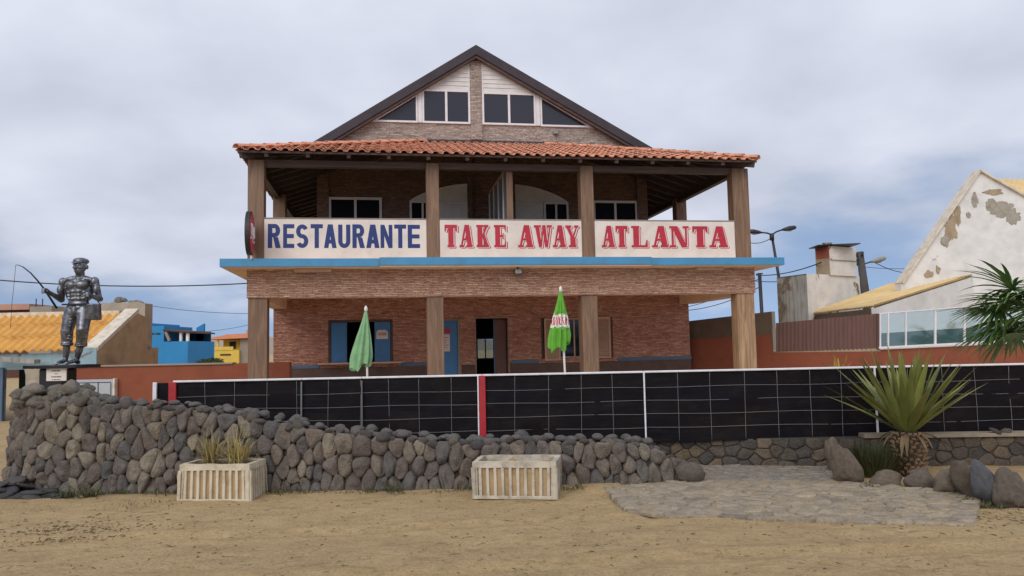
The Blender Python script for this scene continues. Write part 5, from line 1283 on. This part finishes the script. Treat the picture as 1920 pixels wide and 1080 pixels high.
# worn masonry stub beside the plinth
ms = root('masonry_stub', 'weathered pale masonry stub left of the statue plinth', 'masonry', (at(70, 760, SY + .3).x, SY + .3, 0))
a, b = at(58, 690, SY + .3), at(86, 690, SY + .3)
bm_ = bmesh.new(); bmesh.ops.create_cube(bm_, size=1)
for q in bm_.verts: q.co = Vector(((a.x + b.x) / 2 + q.co.x * (b.x - a.x) * 1.1, SY + .3 + q.co.y * .3, .70 + q.co.z * 1.4))
bmesh.ops.subdivide_edges(bm_, edges=bm_.edges[:], cuts=6, use_grid_fill=True)
for q in bm_.verts: q.co += Vector((noise.noise(q.co * 4), noise.noise(q.co * 4 + Vector((3, 3, 3))), noise.noise(q.co * 5) * .5)) * .05
k_ = MB(); k_.bm(bm_); k_.build('block', 'ruin', ms, False)

# ------------------------------------------------------------------ neighbours
def corrugated(m, A, B, C, D, pitch_, amp, thick=.02, cuts=2):
    """sheet from eave A-B up to ridge D-C; ribs run from eave to ridge"""
    A, B, C, D = map(Vector, (A, B, C, D)); n = max(2, int((B - A).length / pitch_ * 6)); nrm = (B - A).cross(D - A).normalized()
    if nrm.z < 0: nrm = -nrm
    for lay in (0, 1):
        base = len(m.v)
        for j in range(cuts + 1):
            for i in range(n + 1):
                t = i / n; p = A.lerp(B, t).lerp(D.lerp(C, t), j / cuts); h = amp * (math.cos(2 * math.pi * i / 6) * .5 + .5)
                p = p + nrm * (h - lay * thick + .012 * noise.noise(p * .9)); m.v.append(tuple(p))
        fs = [(base + j * (n + 1) + i, base + j * (n + 1) + i + 1, base + (j + 1) * (n + 1) + i + 1, base + (j + 1) * (n + 1) + i) for j in range(cuts) for i in range(n)]
        if lay: fs = [f[::-1] for f in fs]
        m.f += fs; m.sm += [True] * len(fs)
    h_ = (cuts + 1) * (n + 1)
    m.f += [(i + 1, i, h_ + i, h_ + i + 1) for i in range(n)]; m.sm += [False] * n
    return m
def poly_wall(pts, d): m = MB(); m.prism(pts, d); return m

# low house with yellow tiles, left
LH = root('yellow_roofed_house', 'low house with bright yellow tiled roof behind the statue', 'house', (-13, 21, 0))
e0, e1 = at(-60, 664, 19.5), at(166, 657, 19.5); r1 = at(226, 589, 21.4); e0 = Vector((e1.x - 8, e1.y, e1.z)); r0 = e0 + (r1 - e1)
m = corrugated(MB(), e0, e1, r1, r0, .22, .075, .03, 3); roof = m.build('roof', 'yellow_roof', LH, False)
for k in (.34, .68):      # course laps across the slope
    a, b = e0.lerp(r0, k), e1.lerp(r1, k); mm = corrugated(MB(), a + Vector((0, -.01, .022)), b + Vector((0, -.01, .022)), b.lerp(r1, .12) + Vector((0, 0, .012)), a.lerp(r0, .12) + Vector((0, 0, .012)), .22, .075, .02, 1); mm.build('tile_lap', 'yellow_roof', roof, False)
MB().bar(r0 + Vector((0, .05, .03)), r1 + Vector((0, .05, .03)), .26, .14).build('ridge_cap', 'parapet_white', roof, False)
back = r1 + Vector((0, 2.2, -1.0))
gx0, gx1 = e1.x + .02, e1.x + .30
gw = MB(); gw.prism([(gx0, e1.y - .15, -.2), (gx0, e1.y - .15, e1.z - .02), (gx0, r1.y, r1.z + .02), (gx0, r1.y + .6, r1.z - .1), (gx0, r1.y + .6, -.2)], (gx1 - gx0, 0, 0)); gw.build('gable_wall', 'ochre_wall', LH, False)
pw = MB(); dd = r1 - e1; 
pw.prism([(gx0 - .06, e1.y - .17, e1.z - .01), (gx0 - .06, r1.y, r1.z + .04), (gx0 - .06, r1.y, r1.z + .15), (gx0 - .06, e1.y - .17, e1.z + .09)], (gx1 - gx0 + .09, 0, 0)); pw.build('parapet', 'parapet_white', LH, False)
MB().box(gx0 - .1, gx1 + .01, e1.y - .20, e1.y - .152, .6, e1.z + .06).build('gable_end', 'pale_blue', LH, False)
wl = MB(); wl.box(e0.x, at(-2, 700, 19.6).x, 19.65, 19.9, -.2, e1.z - .05); wl.box(at(62, 700, 19.6).x, gx0 - .002, 19.65, 19.9, -.2, e1.z - .05); wl.box(at(-2, 700, 19.6).x, at(62, 700, 19.6).x, 19.65, 19.9, 1.28, e1.z - .05); wl.build('front_wall', 'pale_blue', LH, False)
MB().box(at(-2, 700, 19.6).x, at(62, 700, 19.6).x, 20.4, 20.5, -.2, 1.3).build('doorway', 'opening', LH, False)
MB().bbox(at(-8, 700, 19.6).x, at(8, 700, 19.6).x, 19.55, 19.63, -.1, 1.34, .01).build('door_post', 'blue_band', LH, False)
MB().bbox(at(50, 700, 19.6).x, at(66, 700, 19.6).x, 19.55, 19.63, -.1, 1.34, .01).build('door_post', 'grey_peel', LH, False)
MB().bar(at(-20, 671, 19.3), at(70, 678, 19.3), .25, .10).build('lintel_beam', 'grey_peel', LH, False)
# ruined wall behind it
RU = root('ruined_wall', 'tall roofless ruined wall behind the yellow roofed house', 'ruin', (at(230, 680, 23.6).x, 23.6, 0))
a, b = at(188, 568, 23.6), at(272, 571, 23.6)
m = MB(); top = [(a.x + (b.x - a.x) * i / 14, a.z + .05 * noise.noise(Vector((i * .8, 0, 0))) + (-.05 if i > 12 else 0)) for i in range(15)]
m.prism([(a.x, 23.6, -.2)] + [(x, 23.6, z) for x, z in top] + [(b.x, 23.6, -.2)], (0, .5, 0)); m.build('wall', 'ruin', RU, False)
for k, (px, w) in enumerate(((222, .30), (231, .22), (245, .2), (252, .28), (262, .22))):
    g_ = at(px, 566, 23.8); rock(RUBBLE[k], 'stone', (g_.x, 23.85, g_.z + (.06 if k < 2 else -.02)), (w, w, w * .6), RU, rr=rp)
c0, c1 = at(236, 640, 22.6), at(279, 652, 22.6)
m = MB(); m.box(c0.x, at(258, 640, 22.6).x, 22.6, 23.2, -.2, c0.z); m.box(at(258, 640, 22.6).x + .002, c1.x, 22.55, 23.2, -.2, c1.z); m.build('broken_pier', 'ochre_wall', RU, False)
for k in range(16):
    px = rp.uniform(238, 277); g_ = at(px, rp.uniform(634, 660) + (8 if px > 258 else 0), 22.52); w = rp.uniform(.12, .26); rock(RUBBLE[k % 5], 'stone', (g_.x, 22.62, g_.z), (w, w * .8, w * .55), RU, rr=rp)
# buildings beyond, at the far left
FB = root('pink_building', 'long flat pink building far behind the yellow roof', 'building', (-40, 60, 0))
a, b = at(-80, 568, 60), at(56, 570, 60); MB().box(a.x, b.x, 60, 70, 0, b.z - .45).build('wall', 'far_brown', FB, False); MB().box(a.x - .3, b.x + .2, 59.6, 70, b.z - .448, b.z).build('parapet', 'pink_render', FB, False)
GB = root('grey_block_building', 'small unfinished grey block building beside the pink one', 'building', (-37, 58, 0))
a, b = at(56, 572, 58), at(97, 574, 58); MB().box(a.x, b.x, 58, 64, 0, b.z).build('wall', 'grey_render', GB, False)
for px in (68, 80): g_ = at(px, 560, 59); MB().tube([(g_.x, 59, b.z - .1), (g_.x, 59, g_.z)], .04, 5).build('rebar', 'cable', GB, False)
# boundary wall, left
BL = root('red_boundary_wall', 'terracotta painted boundary wall left of the restaurant', 'wall', (-9, 19.2, 0))
a, b = at(129, 688, 19.2), at(437, 683, 19.2); c = at(520, 681, 19.2)
MB().box(a.x, b.x, 19.2, 19.4, -.2, b.z).build('wall', 'red_wall', BL, False); MB().box(b.x + .002, c.x + .3, 19.2, 19.4, -.2, b.z + .02).build('wall', 'red_wall', BL, False)
MB().bbox(a.x - .02, b.x, 19.16, 19.44, b.z + .001, b.z + .045, .006).build('coping', 'grey_render', BL, False)
MB().bbox(a.x - .06, a.x + .04, 19.10, 19.198, -.2, b.z, .01).build('end_post', 'grey_render', BL, False)
GD = root('grey_gate', 'pale grey metal gate with three panels set in the terracotta wall', 'gate', (at(172, 740, 19.1).x, 19.1, 0))
a, b = at(133, 711, 19.1), at(214, 711, 19.1); zt = a.z - .02
MB().bbox(a.x, b.x, 19.10, 19.16, .0, zt, .006).build('frame', 'grey_door', GD, False)
for k in range(3):
    x0 = at(139.5 + k * 23.5, 720, 19.1).x; x1 = at(159 + k * 23.5, 720, 19.1).x
    g2 = MB().box(x0 - .035, x1 + .03, 19.094, 19.098, .1, zt - .065).build('groove', 'door_groove', GD, False)
    MB().bbox(x0, x1 + .03, 19.06, 19.092, .1, zt - .09, .008).build('panel', 'grey_door', GD, False)
MB().bbox(b.x, b.x + .045, 19.04, 19.19, .0, zt + .02, .006).build('jamb', 'parapet_white', GD, False)
# blue house and yellow house in the distance
BH = root('blue_house', 'bright blue two storey house with covered roof terrace in the distance', 'house', (at(312, 690, 90).x, 90, 0))
def bp(px, py, Y=90): return at(px, py, Y)
x0, x1 = bp(270, 660).x, bp(352, 660).x; xm = bp(307, 650).x; zt = bp(300, 611).z; zl = bp(330, 640).z
MB().box(x0, xm, 90, 98, 0, zt).build('wall', 'azure_house', BH, False); MB().box(xm + .01, x1, 90, 98, 0, zl).build('wall', 'azure_house', BH, False)
MB().box(x0, bp(282, 600).x, 89.9, 98, zt, bp(276, 606).z).build('parapet', 'azure_house', BH, False)
m = MB(); m.prism([(bp(322, 612).x, 97, zl), (bp(322, 612).x, 97, bp(322, 612).z), (bp(337, 605).x, 97, bp(337, 605).z + .1), (bp(337, 605).x, 97, zl)], (0, .5, 0)); m.build('stair_wall', 'azure_house', BH, False)
m = MB(); m.prism([(xm, 89.7, bp(307, 617).z), (x1 + .2, 89.7, bp(352, 622).z), (x1 + .2, 89.7, bp(352, 622).z - .18), (xm, 89.7, bp(307, 617).z - .18)], (0, 8, 0)); m.build('terrace_roof', 'far_brown', BH, False)
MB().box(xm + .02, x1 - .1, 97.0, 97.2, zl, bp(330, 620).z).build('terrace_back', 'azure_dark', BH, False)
for px in (338, 350.5): g_ = bp(px, 630); MB().box(g_.x - .13, g_.x + .13, 90.05, 90.4, zl, bp(px, 621).z - .15).build('terrace_post', 'white_wall', BH, False)
MB().bar(bp(311, 622), bp(318, 639), .3, .3).build('stair_brace', 'grey_render', BH, False)
for px in (285.5, 296.5): g_ = bp(px, 626); MB().box(g_.x - .27, g_.x + .27, 89.95, 89.99, g_.z - .08, g_.z + .10).build('vent_window', 'opening', BH, False)
YH = root('yellow_house', 'distant yellow house with orange hipped roof and arcaded balcony', 'house', (at(425, 690, 110).x, 110, 0))
def yp(px, py): return at(px, py, 110)
x0, x1 = yp(388, 660).x, yp(448, 660).x; zf = yp(410, 657).z; zr = yp(400, 637).z
MB().box(x0, x1, 110, 118, 0, zf).build('wall', 'yellow_house', YH, False); MB().box(yp(409, 650).x, x1, 112, 118, zf, zr).build('upper_wall', 'yellow_house', YH, False)
MB().box(yp(448, 650).x, yp(470, 650).x, 110.5, 118, 0, yp(455, 634).z).build('side_wing', 'grey_render', YH, False)
m = MB(); A_, B_ = yp(383, 637), yp(466, 634); m.add([(A_.x, 109.5, zr), (B_.x, 109.5, zr + .15), (B_.x, 118, zr + .15), (A_.x, 118, zr), (yp(410, 628).x, 113.5, yp(410, 628).z + .15), (B_.x - .2, 113.5, yp(460, 627).z + .25)], [(0, 1, 5, 4), (2, 3, 4, 5), (3, 0, 4), (1, 2, 5), (3, 2, 1, 0)]); m.build('roof', 'orange_roof', YH, False)
for px in (386, 391, 408): g_ = yp(px, 650); MB().box(g_.x - .12, g_.x + .12, 110.0, 110.25, zf, zr).build('column', 'yellow_house', YH, False)
MB().box(x0 + .3, x1 - .8, 109.9, 110.1, zf + .02, zf + .5).build('balustrade', 'yellow_house', YH, False)
g_ = yp(427, 647); MB().box(g_.x - .45, g_.x + .45, 111.9, 111.98, g_.z - .5, g_.z + .5).build('window', 'opening', YH, False)
g_ = yp(425, 665); MB().box(g_.x - .9, g_.x + .6, 109.9, 109.98, g_.z - .1, g_.z + .1).build('window', 'opening', YH, False)
for px in (452, 458): g_ = yp(px, 622); MB().box(g_.x - .28, g_.x + .2, 113.0, 113.6, yp(455, 628).z, g_.z + .35).build('chimney', 'tan_render', YH, False)
YW = root('yellow_garden_wall', 'low yellow wall between the blue and the yellow house', 'wall', (at(370, 680, 105).x, 105, 0)); a, b = at(352, 670, 105), at(400, 670, 105); MB().box(a.x, b.x, 105, 105.4, 0, a.z).build('wall', 'yellow_house', YW, False)
# bush above the boundary wall
def leafy(name, lb, loc, rad, n, mat, cat, size=.05):
    P = root(name, lb, cat, loc); m = MB()
    for i in range(n):
        d = Vector((rg.gauss(0, 1), rg.gauss(0, 1), rg.gauss(0, 1))).normalized() * (rg.random() ** .4); k = 1 + .35 * noise.noise(d * 2.5 + Vector((n, 0, 0))); c = Vector((d.x * rad[0], d.y * rad[1], d.z * rad[2])) * k + Vector((0, 0, rad[2]))
        u = Vector((rg.gauss(0, 1), rg.gauss(0, 1), rg.gauss(0, 1))).normalized(); v = u.orthogonal().normalized(); s = size * rg.uniform(.6, 1.4)
        m.add([c - u * s, c + v * s * .5, c + u * s, c - v * s * .5], [(0, 1, 2, 3)])
    m.build('crown', mat, P); MB().tube([(0, 0, -loc[2]), (.05, 0, -loc[2] * .3), (0, 0, rad[2])], [.06, .05, .02], 6).build('trunk', 'trunk_dark', P)
g_ = at(395, 686, 26); leafy('garden_bush', 'dark green bush rising behind the terracotta wall below the yellow house', (g_.x, 26, g_.z), (.42, .4, .13), 900, 'far_leaf', 'bush', .035)
# boundary wall, right: brown over terracotta
BRR = root('right_boundary_wall', 'terracotta boundary wall with a brown upper band right of the restaurant', 'wall', (8, 21, 0))
Q = [at(1283, 640, 24.3), at(1449, 640, 22.4), at(1650, 650, 20.4), at(2000, 655, 18.6)]
zb_ = at(1288, 637, 24.3).z; 
def seg(a, b, z0, z1a, z1b, th, name, mat, off=0.0, par=BRR):
    m = MB(); a2, b2 = Vector((a.x, a.y + off, 0)), Vector((b.x, b.y + off, 0)); m.prism([(a2.x, a2.y, z0), (b2.x, b2.y, z0), (b2.x, b2.y, z1b), (a2.x, a2.y, z1a)], (0, th, 0)); return m.build(name, mat, par, False)
seg(Q[0], Q[1], -.2, zb_, at(1449, 627, 22.4).z, .22, 'wall', 'red_wall'); seg(Q[0], Q[1], zb_ + .002, at(1288, 603, 24.3).z, at(1445, 584, 22.4).z, .2, 'upper_band', 'brown_wall', .02)
zc_ = [at(1449, 661, 22.4).z, at(1650, 656, 20.4).z, at(2000, 640, 18.6).z]
seg(Q[1], Q[2], -.2, zc_[0], zc_[1], .22, 'wall', 'red_wall'); seg(Q[2], Q[3], -.2, zc_[1], zc_[2], .22, 'wall', 'red_wall')
a, b = at(1447, 584, 22.3), at(1453, 584, 22.3); MB().box(a.x, b.x, 22.3, 22.5, zc_[0] + .05, a.z).build('end_post', 'grey_render', BRR, False)
seg(Q[1], Q[2], zc_[0] + .001, zc_[0] + .03, zc_[1] + .04, .24, 'coping', 'tan_render', -.012)
SHT = root('corrugated_screen', 'brown corrugated metal screen standing on the terracotta wall', 'screen', (at(1550, 660, 21.4).x, 21.4, zc_[0]))
a0, a1 = at(1455, 659, 22.3), at(1644, 655, 20.45); t0, t1 = at(1455, 606, 22.3), at(1644, 588, 20.45); L = (a1 - a0).length; n = int(L / .028); m = MB()
for lay in (0, .012):
    base = len(m.v)
    for j in (0, 1):
        for i in range(n + 1):
            t = i / n; p = a0.lerp(a1, t) if j == 0 else t0.lerp(t1, t) + Vector((0, 0, .012 * noise.noise(Vector((i * .3, 0, 0))))); m.v.append((p.x, p.y + lay + (.022 if (i // 2) % 2 else 0), p.z))
    m.f += [(base + i, base + i + 1, base + n + 2 + i, base + n + 1 + i) for i in range(n)]
m.sm = [False] * len(m.f); m.build('sheet', 'brown_sheet', SHT, False); MB().bar(a1 + Vector((.03, -.01, 0)), t1 + Vector((.03, -.01, 0)), .07).build('end_post', 'brown_sheet', SHT, False)
# glazed screen
GS = root('glazed_screen', 'white framed glass windbreak on the terracotta wall right of the brown screen', 'screen', (at(1750, 650, 19.7).x, 19.7, zc_[1]))
def gp(px, py):
    t = (px - 1648) / (2000 - 1648); return at(px, py, 20.35 + (18.55 - 20.35) * t)
ys_b = lambda px: 652 + (640 - 652) * (px - 1648) / 230; ys_t = lambda px: 588 + (570 - 588) * (px - 1648) / 230
pp = [1650, 1664, 1697, 1701, 1751, 1755, 1808, 1868, 1930, 1990]
MB().bar(gp(1648, ys_b(1648)), gp(1995, ys_b(1995)), .06, .05).build('bottom_rail', 'white_pvc', GS, False); MB().bar(gp(1648, ys_t(1648)), gp(1995, ys_t(1995)), .03, .025).build('top_rail', 'white_pvc', GS, False)
for px in (1650, 1665, 1698, 1753, 1808, 1870, 1932, 1992): MB().bar(gp(px, ys_b(px)) + Vector((0, -.01, 0)), gp(px, ys_t(px)) + Vector((0, -.01, 0)), .05 if px in (1753, 1808) else .035, .04, (0, 1, 0)).build('post', 'white_pvc', GS, False)
pn = [1651, 1664, 1698, 1753, 1808, 1870, 1932, 1992]
for a, b in zip(pn, pn[1:]):
    ym = lambda px: (ys_b(px) * .58 + ys_t(px) * .42)
    m = MB(); m.prism([gp(a + 1, ym(a)), gp(b - 1, ym(b)), gp(b - 1, ys_t(b)), gp(a + 1, ys_t(a))], (0, .012, 0)); m.build('pane', 'fence_glass', GS, False)
    m = MB(); m.prism([gp(a + 1, ys_b(a)), gp(b - 1, ys_b(b)), gp(b - 1, ym(b)), gp(a + 1, ym(a))], (0, .012, 0)); m.build('pane', 'fence_glass_teal', GS, False)
# white house with peeling gable and yellow lean-to
WH = root('white_house', 'white house with a tall flaking gable and yellow corrugated lean-to roof', 'house', (at(1800, 650, 25).x, 25, 0))
G = [at(1690, 532, 25), at(1835, 321, 25), at(2010, 420, 25)]
m = MB(); m.prism([(G[0].x - .35, 25, -.2), (G[2].x, 25, -.2), tuple(G[2]), tuple(G[1]), tuple(G[0])], (0, .4, 0)); gw_ = m.build('gable_wall', 'white_peel', WH, False)
for a, b in ((G[0], G[1]), (G[1], G[2])): MB().bar(a + Vector((0, .15, .02)), b + Vector((0, .15, .02)), .52, .06).build('gable_coping', 'parapet_white', WH, False)
E0, E1, T0, T1 = at(1845, 372, 25.6), at(2020, 384, 25.6), at(1866, 336, 27.6), at(2020, 341, 27.6)
m = MB(); corrugated(m, E0, E1, T1, T0, .2, .05, .03); m.build('roof', 'pale_roof', WH, False)
B_, A_, C_ = at(1641, 574, 22.2), at(1518, 588, 27.5), at(1824, 516, 24.97); A_.z = B_.z; D_ = at(1672, 533, 27.4)
m = MB(); corrugated(m, A_, B_, C_, D_, .17, .05, .03, 2); m.build('lean_to_roof', 'pale_roof', WH, False)
m = MB(); m.prism([(B_.x + .05, B_.y + .06, -.2), (C_.x, 24.99, -.2), (C_.x, 24.99, C_.z - .06), (B_.x + .05, B_.y + .06, B_.z - .05)], (-.1, .12, 0)); m.build('lean_to_wall', 'white_wall', WH, False)
m = MB(); m.prism([(B_.x - .05, B_.y + .15, -.2), (A_.x + .1, A_.y, -.2), (A_.x + .1, A_.y, A_.z - .06), (B_.x - .05, B_.y + .15, B_.z - .06)], (.1, .12, 0)); m.build('side_wall', 'brown_wall', WH, False)
# flaked patches: plaster missing from the gable, exposing the coarse render
def patch(cx, cy, rx, ry, seed, mat='concrete'):
    n = 40; pts = []
    for i in range(n):
        a = 2 * math.pi * i / n; k = 1 + .55 * noise.noise(Vector((math.cos(a) * 1.6 + seed, math.sin(a) * 1.6, seed))) + .35 * noise.noise(Vector((math.cos(a) * 5 + seed, math.sin(a) * 5, 2)))
        p = at(cx + rx * k * math.cos(a), cy + ry * k * math.sin(a), 25); pts.append((p.x, 24.998, p.z))
    m = MB(); m.prism(pts, (0, -.010 - .002 * seed, 0)); m.build('bare_patch', mat, gw_, False)
for q in ((1876, 392, 24, 13, 1), (1898, 408, 13, 14, 2), (1858, 382, 10, 9, 7), (1783, 430, 12, 22, 3, 'tan_render'), (1795, 405, 8, 16, 4, 'tan_render'), (1827, 375, 6, 12, 5), (1864, 360, 17, 5, 6, 'tan_render'), (1815, 403, 4, 5, 8), (1742, 514, 8, 7, 9, 'tan_render'), (1758, 505, 4, 6, 10, 'tan_render'), (1772, 452, 7, 10, 11, 'concrete')): patch(*q)
# water tank tower
TK = root('tank_tower', 'weathered white block tower with a smaller block on top beside the lean-to roof', 'tower', (at(1540, 640, 28).x, 28, 0))
def box_quad(par, pl, pc, pr, yt, Yc, Yl, Yr, z0, mats, name):
    """block seen on its corner: left face and right face"""
    c = at(pc, yt[1], Yc); l = at(pl, yt[0], Yl); r = at(pr, yt[2], Yr); zt = c.z
    m = MB(); m.prism([(l.x, l.y, z0), (c.x, c.y, z0), (c.x, c.y, zt), (l.x, l.y, zt)], Vector((.10, .10, 0))); m.build(name + '_face', mats[0], par, False)
    m = MB(); m.prism([(c.x + .003, c.y - .003, z0), (r.x, r.y, z0), (r.x, r.y, zt), (c.x + .003, c.y - .003, zt)], Vector((-.05, .15, 0))); m.build(name + '_face', mats[1], par, False)
    bk = l + (r - c); m = MB(); m.prism([(l.x, l.y, zt - .05), (c.x, c.y, zt - .05), (r.x, r.y, zt - .05), (bk.x, bk.y, zt - .05)], (0, 0, .045)); m.build(name + '_top', 'grey_render', par, False)
    return l, c, r, zt
l, c, r, zt = box_quad(TK, 1456, 1512, 1611, (517, 513, 512), 27.0, 28.4, 28.6, -.2, ('grey_peel', 'white_flake'), 'lower_block')
l2, c2, r2, zt2 = box_quad(TK, 1528, 1554, 1604, (466, 461, 460), 27.6, 28.3, 28.4, zt - .02, ('tan_render', 'white_flake'), 'upper_block')
m = MB(); d_ = (c2 - l2); m.prism([(l2.x + .01, l2.y - .03, zt2 - .42), (c2.x - .01, c2.y - .03, zt2 - .42), (c2.x - .01, c2.y - .03, zt2 - .02), (l2.x + .01, l2.y - .03, zt2 - .02)], (0, .02, 0)); m.build('brick_patch', 'brick_red', TK, False)
MB().bar((c2.x + .02, c2.y - .03, zt2 - .5), (r2.x, r2.y - .03, zt2 - .5), .03, .02).build('joint', 'grey_render', TK, False)
m = MB(); a, b = at(1523, 462, 27.9), at(1607, 458, 27.9); m.prism([(a.x + .05, 27.5, zt2 + .01), (b.x - .05, 27.5, zt2 + .04), (b.x, 28.5, zt2 + .04), (a.x + .1, 28.5, zt2 + .01)], (0, 0, .03)); m.build('sheet_cover', 'metal_dark', TK, False)
for k, px in enumerate((1545, 1553)): g_ = at(px, 456, 27.8); rock(RUBBLE[k], 'stone', (g_.x, 27.7, zt2 + .09), (.24, .2, .12), TK, rr=rp)
# lamp posts, poles and cables
def lamp_head(par, p, d, mat='metal_dark'):
    d = Vector(d).normalized(); m = MB(); m.tube([p, p + d * .12, p + d * .35, p + d * .6, p + d * .66], [.04, .075, .11, .085, .02], 10); o = m.build('lamp_head', mat, par, False)
    q = MB(); q.tube([p + d * .15 - Vector((0, 0, .06)), p + d * .35 - Vector((0, 0, .085)), p + d * .55 - Vector((0, 0, .06))], [.03, .06, .03], 8); q.build('lens', 'lamp_glass', o, False)
YL = 34
DL = root('street_lamp', 'dark two armed street lamp rising beside the restaurant balcony', 'street lamp', (at(1461, 640, YL).x, YL, 0))
t_, b_ = at(1447, 440, YL), at(1462, 530, YL); bb = b_ + (b_ - t_) * (b_.z / (t_.z - b_.z))
MB().tube([bb, b_, t_], [.09, .07, .055], 8).build('pole', 'metal_dark', DL, False); MB().tube([t_ + Vector((0, 0, -.25)), t_ + Vector((0, 0, .05))], .10, 8).build('collar', 'metal_dark', DL, False)
for (ax, ay, hx, hy) in ((1428, 436, 1408, 434), (1466, 431, 1487, 427)):
    e = at(ax, ay, YL); MB().tube([t_, t_.lerp(e, .5) + Vector((0, 0, .03)), e], .035, 6).build('arm', 'metal_dark', DL, False); lamp_head(DL, e, at(hx, hy, YL) - e)
UP = root('utility_pole', 'thick dark leaning utility pole with one lamp arm behind the lean-to roof', 'utility pole', (at(1628, 640, 32).x, 32, 0))
t_, b_ = at(1612, 472, 32), at(1622, 548, 32); bb = b_ + (b_ - t_) * (b_.z / (t_.z - b_.z))
MB().tube([bb, b_, t_], [.20, .18, .14], 8).build('pole', 'pole_concrete', UP, False)
for k, (px, py) in enumerate(((1606, 482), (1608, 490), (1606, 498), (1617, 480))): g_ = at(px, py, 31.8); MB().tube([g_, g_ + Vector((.02, 0, .16))], .055, 6).build('insulator', 'metal_dark', UP, False)
e = at(1633, 491, 32); MB().tube([at(1617, 496, 32), e], .03, 6).build('arm', 'metal_dark', UP, False); lamp_head(UP, e, at(1644, 488, 32) - e, 'lamp_glass')
TP = root('thin_pole', 'thin dark pole right of the restaurant pillar', 'utility pole', (at(1428, 640, 36).x, 36, 0)); t_, b_ = at(1424, 512, 36), at(1428, 580, 36); bb = b_ + (b_ - t_) * (b_.z / (t_.z - b_.z))
MB().tube([bb, t_], .085, 8).build('pole', 'metal_dark', TP, False); MB().bar(at(1418, 514, 36), at(1430, 513, 36), .06).build('crossarm', 'metal_dark', TP, False)
def cable(p, q, sagm, lb, r=.016):
    p, q = Vector(p), Vector(q); m = MB(); m.tube([p.lerp(q, i / 16) - Vector((0, 0, sagm * 4 * (i / 16) * (1 - i / 16))) for i in range(17)], r, 5); m.build('overhead_cable', 'cable', None, True, True, lb, 'cable', 'overhead cables')
cable(at(-60, 520, 30), at(470, 531, 30), .22, 'dark overhead cable crossing the sky behind the statue', .024)
cable(at(268, 571, 70), at(470, 588, 70), .2, 'thin upper cable above the blue house', .022); cable(at(345, 622, 80), at(475, 607, 80), .25, 'thin lower cable between the blue house and the restaurant', .022)
cable(at(1418, 516, 36), at(1540, 492, 27.7), .15, 'cable from the thin pole to the top block of the tank tower', .022); cable(at(1405, 525, 36), at(1500, 523, 30), .1, 'short slack cable just under the thin pole head', .018)
cable(at(1290, 582, 38), at(1428, 536, 36), .2, 'lower cable reaching the thin pole from behind the restaurant', .018); cable(at(1290, 575, 38), at(1428, 520, 36), .15, 'upper cable reaching the thin pole from behind the restaurant', .016)
cable(at(1405, 455, 34), at(1445, 447, 34), .1, 'short cable from the restaurant to the two armed lamp', .016); cable(at(1640, 492, 32), at(1705, 512, 34), .1, 'cable from the lamp arm to the white gable', .016); cable(at(1615, 500, 32), at(1715, 503, 36), .05, 'pale thin cable right of the leaning pole', .012)
